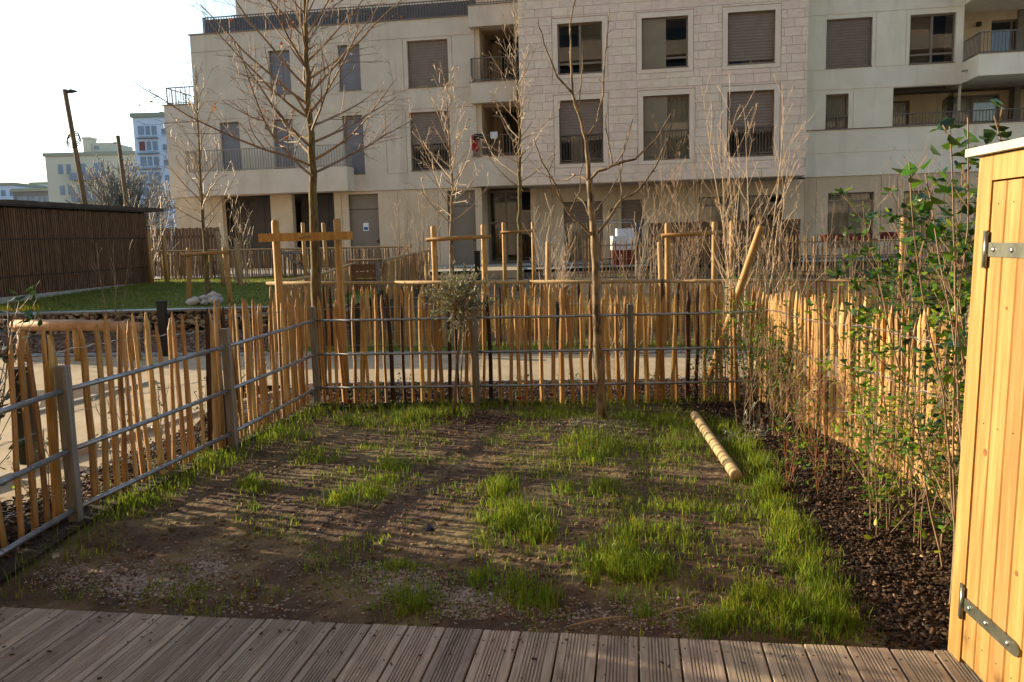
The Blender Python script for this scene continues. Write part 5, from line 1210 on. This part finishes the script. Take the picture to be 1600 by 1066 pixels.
# far bare tree in front of the town
ft = thing('bare_tree', 'large round-crowned bare tree beyond the shed in front of the far blocks', 'tree', (gy(196, 330, 70).x, 70, .3)); c = gy(196, 322, 70)
rr = random.Random(8); mb = MB(); mb.tube([(c.x, 70, .2), (c.x, 70, 3.2)], [.4, .3], 8); mb.build('trunk', TWIGG, ft)
mb = MB()
for i in range(80):
    az = rr.uniform(0, 6.28); e = math.radians(rr.uniform(8, 85)); L = rr.uniform(4.2, 6.2); d = Vector((math.cos(az) * math.cos(e) * .9, math.sin(az) * math.cos(e), math.sin(e)))
    q, rd = wander((c.x, 70, 2.8 + rr.uniform(-.4, .4)), d, L, .10, .05, .10, .5, .25, rr); mb.tube(q, [max(.036, z) for z in rd], 4, cap=False); twigs(mb, q, rd, 2, rr, 3.2, .30, (.3, .6), .06, 3, .028, .25)
mb.build('crown', TWIGG, ft)
multistem('thin bare tree in front of the white-blue tower', [Vector((gy(236, 330, 50).x, 50, .3))], 7, (4.5, 6.5), .10, 80, TWIGG, .25, .03, 2, 1.6, .3, .016, name='bare_tree', cat='tree')

# ================================================================== GRASS, GRAVEL, BARK
def blades(name, P, H, W, mt, label, cat, seed, lean=.45):
    r = np.random.RandomState(seed); n = len(P); P = np.asarray(P); H = np.asarray(H)[:, None]
    a = r.uniform(0, 2 * np.pi, n); side = np.stack((np.cos(a), np.sin(a), np.zeros(n)), 1); ln = r.uniform(0, 2 * np.pi, n); lv = np.stack((np.cos(ln), np.sin(ln), np.zeros(n)), 1) * (np.abs(r.normal(0, lean, n))[:, None])
    w_ = (W * r.uniform(.6, 1.3, n))[:, None]; z = np.array((0, 0, 1.))
    b0, b1 = P - side * w_ / 2, P + side * w_ / 2; m0 = P + (z * .55 + lv * .22) * H; m1 = m0 + side * w_ * .4; m0 = m0 - side * w_ * .4; t_ = P + (z * (1 - .25 * np.minimum(1, np.linalg.norm(lv, axis=1)[:, None] ** 2)) + lv * .8) * H
    V = np.stack((b0, b1, m0, m1, t_), 1).reshape(-1, 3); o = (np.arange(n) * 5)[:, None]
    Fs = np.stack((o + (0, 1, 3), o + (0, 3, 2), o + (2, 3, 4)), 1).reshape(-1, 3)
    ob = npmesh(name, V, Fs, mt, kind='stuff', label=label, cat=cat); return ob
R = np.random.RandomState(12)
patches = [  # px, py, rx, ry, number, height
    (500, 706, 42, 17, 850, .085), (470, 716, 22, 12, 300, .07), (396, 757, 27, 16, 480, .08), (385, 795, 25, 16, 160, .06), (615, 728, 34, 26, 1000, .10), (585, 765, 36, 24, 900, .09), (530, 782, 50, 18, 800, .08), (545, 735, 34, 14, 240, .05),
    (570, 690, 40, 14, 260, .05), (640, 641, 50, 17, 1500, .13), (700, 637, 40, 12, 700, .12), (560, 645, 55, 15, 900, .12), (440, 668, 45, 18, 800, .11), (330, 712, 45, 20, 900, .11), (210, 785, 55, 24, 900, .10), (180, 800, 40, 18, 400, .09),
    (782, 768, 26, 32, 1000, .105), (800, 815, 55, 28, 1700, .115), (840, 838, 40, 26, 800, .10), (770, 850, 30, 16, 300, .08), (925, 690, 58, 24, 1900, .12), (935, 716, 30, 15, 400, .09), (775, 680, 32, 12, 240, .06), (860, 740, 34, 20, 340, .07), (885, 765, 26, 16, 300, .08),
    (945, 762, 40, 17, 600, .085), (975, 860, 50, 36, 1500, .12), (960, 900, 44, 36, 1300, .12), (1010, 905, 50, 40, 1100, .10), (1050, 840, 50, 30, 600, .08), (1020, 790, 60, 22, 420, .06), (1085, 800, 40, 26, 420, .07), (1140, 815, 44, 26, 600, .08), (640, 952, 50, 30, 850, .085), (625, 892, 36, 12, 330, .07), (755, 912, 30, 16, 320, .08),
    (795, 932, 44, 26, 850, .09), (860, 945, 40, 26, 480, .08), (1010, 970, 30, 14, 220, .07), (1120, 975, 50, 22, 900, .10), (1180, 950, 50, 40, 1400, .10), (1240, 975, 60, 34, 2600, .13), (1050, 648, 60, 14, 1200, .10), (1000, 640, 60, 10, 800, .10), (860, 632, 55, 12, 900, .11), (1070, 690, 46, 34, 1100, .09), (1010, 690, 50, 18, 500, .08),
    (1130, 660, 40, 20, 1600, .14), (1155, 690, 42, 24, 2200, .15), (1180, 725, 36, 26, 2000, .15), (1195, 765, 34, 30, 2000, .14), (1215, 810, 34, 32, 2000, .14), (1240, 855, 36, 34, 2000, .13), (1265, 900, 40, 36, 2200, .13), (1285, 945, 44, 36, 2400, .13), (1305, 985, 40, 26, 1800, .13), (700, 905, 60, 20, 220, .05), (110, 985 - 60, 60, 20, 300, .05), (270, 930, 70, 22, 220, .05), (900, 880, 60, 30, 300, .06), (250, 745, 60, 30, 600, .09)]
P = []; H = []
for (px, py, rx, ry, n, h) in patches:
    k = 0
    n = int(n * (.5 if px > 1100 and h > .125 else .8 if px > 1100 else 1.1))
    q = R.normal(0, .52, (n, 2)); 
    for dx, dy in q:
        if dx * dx + dy * dy > 2.2: continue
        g = gz(px + dx * rx, py + 6 + dy * ry, gh(0, 6.0)); 
        x, y = g.x, g.y
        if x > edge_x(y) + .12 or x < -3.0 or y > 8.75 or y < 2.9 + .0: continue
        if y < 2.915 - .151 * (x - 1.70) + .02: continue
        f = noise.noise((x * 5, y * 5, 0)); 
        if (f < -.12 and R.rand() < .8) or noise.noise((x * 13, y * 13, 3)) < -.3: continue
        P.append((x, y, soilz(x, y) - .006)); H.append(h * (.85 if px > 1100 else 1) * R.choice((.5, .8, 1, 1.25)) * R.uniform(.6, 1.15) * (1 - .35 * min(1, math.hypot(dx, dy))))
for i in range(80000):          # thin general growth
    x, y = R.uniform(-2.5, 1.9), R.uniform(3.1, 8.6); f = noise.noise((x * 1.7, y * 1.7, 4.0)) + .6 * noise.noise((x * 6, y * 6, 9.0)) + .16 * (x + .2)
    if f < .07 or R.rand() > .5 or x > edge_x(y) or y < 2.94 - .151 * (x - 1.70): continue
    P.append((x, y, soilz(x, y) - .004)); H.append(R.choice((.6, 1, 1.6)) * R.uniform(.015, .05))
for i in range(1500):
    x = R.uniform(-2.5, 2.4); y = lerp(8.8, 8.58, (x + 2.2) / 4.8) + R.normal(-.12, .1); P.append((x, y, soilz(x, y) - .01)); H.append(R.uniform(.05, .16))
for i in range(1500):
    t_ = R.rand() ** .7; y = lerp(3.3, 8.7, t_); x = lerp(-2.74, -2.14, max(0, (y - 4) / 4.7)) + R.normal(.1, .10)
    P.append((x, y, soilz(x, y) - .01)); H.append(R.uniform(.05, .13))
blades('grass', P, H, .0048, BLADE, 'tufts of fresh green grass growing on the bare garden soil', 'grass', 5)
ii = R.choice(len(P), len(P) // 7, replace=False)
P = [tuple(np.array(P[k]) + (R.normal(0, .01), R.normal(0, .01), 0)) for k in ii]; H = [H[k] * R.uniform(.4, 1.05) for k in ii]
for i in range(5200):
    x, y = R.uniform(-2.4, 1.8), R.uniform(3.2, 8.4); 
    if noise.noise((x * 2.3, y * 2.3, 14.0)) < -.05 or x > edge_x(y): continue
    P.append((x, y, soilz(x, y) - .003)); H.append(R.uniform(.012, .045))
blades('dry_grass', P, H, .0035, BLADED, 'short straw-coloured dead grass on the bare soil', 'grass', 6, 1.1)
P = []; H = []
for i in range(5200):      # verge beyond the path and dry grasses behind the second fence
    x = R.uniform(-4.2, 7.5); y = yback(x) + R.uniform(.3, 1.1); P.append((x, y, gh(x, y) + .01)); H.append(R.uniform(.03, .09))
blades('verge_grass', P, H, .008, BLADE, 'short grass on the verge beyond the sand path', 'grass', 8)
P = []; H = []
for i in range(5200):
    x = R.normal(R.choice((.2, 1.4, 2.8, 4.4, 6.2)), .38); y = R.uniform(14.6, 16.4); P.append((x, y, gh(x, y) + .01)); H.append(R.uniform(.2, .62))
blades('ornamental_grass', P, H, .009, BLADED, 'clumps of dry straw-coloured ornamental grass behind the second fence', 'grass', 9, .35)
P = []; H = []
for i in range(4500):
    x = R.uniform(-4, 11); y = R.uniform(16.5, 23); 
    if noise.noise((x * .9, y * .9, 2.0)) < .0: continue
    P.append((x, y, gh(x, y))); H.append(R.uniform(.1, .45))
blades('low_planting', P, H, .014, mat('dull_green_blade', '#5b5a2c', '#4a3f25', 2, rough=.8, isl=.4, trans=.2), 'low dull winter planting between the fences and the terraces', 'planting', 10, .6)
P = []; H = []
for i in range(26000):
    x, y = R.uniform(-11.2, -3.2), R.uniform(16.3, 25.6)
    P.append((x, y, lawnz(x, y))); H.append(R.uniform(.03, .07))
blades('lawn_grass', P, H, .013, mat('lawn_blade', '#7c8336', '#656d29', 3, rough=.6, isl=.25, trans=.4), 'mown grass of the lawn by the dark shed', 'grass', 11)
P = [(R.normal(-10.0, .3), R.normal(16.4, .1), .46) for _ in range(140)]; blades('yellow_flowers', P, R.uniform(.05, .15, 140), .02, YEL, 'yellow winter blossom at the left end of the gabion wall', 'flowers', 13)

# gravel
def in_garden(x, y): return -2.6 < x < edge_x(y) and y > 2.94 - .151 * (x - 1.70)
pts = []
for (px, py, rx, ry, n) in [(230, 915, 75, 26, 1700), (120, 905, 50, 20, 400), (325, 893, 36, 20, 800), (470, 905, 110, 40, 130), (625, 915, 60, 26, 1300), (735, 945, 60, 24, 1000), (420, 955, 120, 16, 150), (900, 965, 90, 22, 300), (1000, 960, 60, 26, 260), (1080, 965, 60, 22, 200), (935, 668, 70, 12, 1500), (600, 820, 260, 70, 220), (900, 800, 250, 80, 160)]:
    for dx, dy in R.normal(0, .6, (n, 2)):
        g = gz(px + dx * rx, py + dy * ry, -.02 if py > 700 else -.09)
        if in_garden(g.x, g.y) and g.y < 8.6: pts.append((g.x, g.y, soilz(g.x, g.y)))
it = iter(pts)
V, Fs = stones(len(pts), lambda r: np.array(next(it)) + (0, 0, .001), .004, .0095, 15, .6)
npmesh('gravel', V, Fs, PEBBLE, kind='stuff', label='pinkish pale gravel scattered on the soil by the deck', cat='gravel')
# soil clods
pts = []
for i in range(3600):
    x, y = R.uniform(-2.5, 1.8), R.uniform(3.2, 8.6)
    if noise.noise((x * 3, y * 3, 22.0)) > -.08 and in_garden(x, y): pts.append((x, y, soilz(x, y)))
for i in range(600):
    x, y = R.normal(-.45, .35), R.normal(7.85, .14); pts.append((x, y, soilz(x, y)))
it = iter(pts); V, Fs = stones(len(pts), lambda r: np.array(next(it)), .005, .02, 16, .6)
npmesh('soil_clods', V, Fs, SOIL, kind='stuff', label='crumbs and clods of dark soil', cat='soil')
# bark mulch
def chips(pts, seed, lmin=.015, lmax=.05):
    r = np.random.RandomState(seed); n = len(pts); pts = np.array(pts); base = np.array([(-.5, -.5, 0), (.5, -.42, 0), (.5, .5, 0), (-.46, .5, 0), (-.5, -.42, 1), (.44, -.5, 1), (.5, .4, 1), (-.5, .5, 1)])
    fc = np.array([(3, 2, 1, 0), (4, 5, 6, 7), (0, 1, 5, 4), (1, 2, 6, 5), (2, 3, 7, 6), (3, 0, 4, 7)]); L = r.uniform(lmin, lmax, n); W = L * r.uniform(.2, .6, n); T = r.uniform(.002, .007, n)
    b = base[None] * np.stack((L, W, T), 1)[:, None]; a = r.uniform(0, 6.28, n); tl = r.normal(0, .35, n)
    x = b[..., 0] * np.cos(tl)[:, None] - b[..., 2] * np.sin(tl)[:, None]; z = b[..., 0] * np.sin(tl)[:, None] + b[..., 2] * np.cos(tl)[:, None]; y = b[..., 1]
    X = x * np.cos(a)[:, None] - y * np.sin(a)[:, None]; Y = x * np.sin(a)[:, None] + y * np.cos(a)[:, None]
    V = np.stack((X, Y, z), 2) + pts[:, None] + (0, 0, .004); return V.reshape(-1, 3), (fc[None] + (np.arange(n) * 8)[:, None, None]).reshape(-1, 4)
pts = []
while len(pts) < 21000:
    y = R.uniform(2.85, 8.6); x = edge_x(y) + abs(R.normal(0, .05)) * -1 + R.rand() * (2.75 - edge_x(y))
    if y > 2.95 - .151 * (x - 1.70) + .0: pts.append((x, y, soilz(x, y) + R.uniform(-.002, .012)))
V, Fs = chips(pts, 3, .008, .042); npmesh('bark_mulch', V, Fs, BARKCHIP, kind='stuff', label='dark bark mulch covering the right bed', cat='mulch')
pts = []
while len(pts) < 700:
    y = R.uniform(2.85, 8.6); x = edge_x(y) + R.rand() * (2.75 - edge_x(y))
    if y > 2.95 - .151 * (x - 1.70): pts.append((x, y, soilz(x, y) + .012))
V, Fs = chips(pts, 13, .008, .034); npmesh('bark_litter', V, Fs, mat('pale_bark_bit', '#8d775e', '#6a5540', 14, rough=.9, isl=.5), kind='stuff', label='pale twigs and leaf bits scattered over the mulch of the right bed', cat='litter')
pts = []
for i in range(9000):
    x = R.uniform(-2.4, 4.5); y = R.uniform(8.75, yfront(x) - .05); pts.append((x, y, gh(x, y) + .03))
for i in range(4500):
    y = R.uniform(3.0, 9.5); x = R.uniform(-3.4, -2.75) + max(0, y - 5) * .12; pts.append((x, y, gh(x, y) + .035))
V, Fs = chips(pts, 4, .02, .06); npmesh('bark_mulch', V, Fs, BARKCHIP, kind='stuff', label='bark mulch in the beds outside the left and back fences', cat='mulch')
pts = [(R.uniform(-12, -4.0), R.uniform(13.2, 16), 0) for _ in range(7000)]; pts = [(x, y, gh(x, y) + .03) for x, y, _ in pts if y > yback(x) + .3]
V, Fs = chips(pts, 5, .04, .09); npmesh('wood_chips', V, Fs, mat('pale_wood_chip', '#8a6f5b', '#6a5242', 10, rough=.9, isl=.45), kind='stuff', label='pinkish wood chips of the play area on the left', cat='mulch')
pts = []
while len(pts) < 2600:
    x, y = R.uniform(-2.5, 1.9), R.uniform(3.1, 8.5)
    if in_garden(x, y) and noise.noise((x * 2, y * 2, 31.0)) > -.25: pts.append((x, y, soilz(x, y)))
V, Fs = chips(pts, 7, .008, .032); npmesh('soil_litter', V, Fs, mat('mixed_litter', '#8a7355', '#57422e', 20, rough=.9, isl=.5), kind='stuff', label='bits of bark, straw and dead leaf strewn over the soil', cat='litter')
pts = []
for i in range(150):
    q = DE - DU * R.uniform(0, 4.6) - DV * abs(R.normal(0, .35)); pts.append((q.x, q.y, .081))
V, Fs = chips(pts, 9, .004, .02); npmesh('deck_grit', V, Fs, mat('deck_crumb', '#5a4836', '#3f3024', 20, rough=.9, isl=.5), kind='stuff', label='soil crumbs and bark bits carried onto the deck', cat='litter')
# fallen bits: leaves, twig sticks, pale stones, dark scrap
for i, (px, py, L, an, lab) in enumerate([(935, 972, .26, .25, 'bare pale stick lying on the gravel just off the deck'), (1060, 955, .2, .35, 'pale stick half hidden in the grass near the deck'), (300, 945, .06, -.6, 'short brown bark scrap on the gravel')]):
    p = gz(px, py, 0.0); p.z = soilz(p.x, p.y) + .012; d = Vector((math.cos(an), math.sin(an), .02)); mb = MB(); mb.tube([p - d * L / 2, p + Vector((0, .004, .004)), p + d * L / 2], [.004, .0065, .003], 6); tag(mb.build('fallen_stick', mat('dry_stick', '#9a8260', '#7d6748', 8, rough=.8), off=p), lab, 'stick', 'sticks on the soil')
p = gz(672, 830, 0); p.z = soilz(p.x, p.y) + .01; mb = MB(); rr = random.Random(2)
for k in range(9): mb.bar(p + Vector((rr.uniform(-.03, .03), rr.uniform(-.02, .02), .005)), p + Vector((rr.uniform(-.05, .05), rr.uniform(-.03, .03), rr.uniform(.0, .03))), .02, .002)
tag(mb.build('plastic_scrap', BLACK, off=p), 'crumpled dark plastic scrap on the bare soil', 'litter')
for i, (px, py) in enumerate([(80, 873), (92, 866), (408, 693), (407, 700), (197, 797), (64, 884), (1120, 700)]):
    p = gz(px, py, 0); p.z = soilz(p.x, p.y) + .012; pd = [(p, (rr.gauss(0, 1), rr.gauss(0, 1), .15))]; o = leaves(pd, .05, mat('pale_dead_leaf', '#a39a90', '#8a7a66', 8, rough=.8) if i < 5 else mat('ochre_dead_leaf', '#8f6a2a', '#6f4d20', 8, rough=.8), 'fallen_leaf', None, i, .8)
    del o['kind']; o['group'] = 'fallen leaves on the soil'; tag(o, ['pale fallen leaf in the lower left corner by the rail', 'small pale fallen leaf just above the one in the lower left corner', 'pale fallen leaf right of the second left post', 'lower pale fallen leaf right of the second left post', 'pale fallen leaf in the grass right of the nearest post', 'ochre fallen leaf at the left picture edge near the deck', 'ochre fallen leaf beside the lying log'][i], 'leaf')
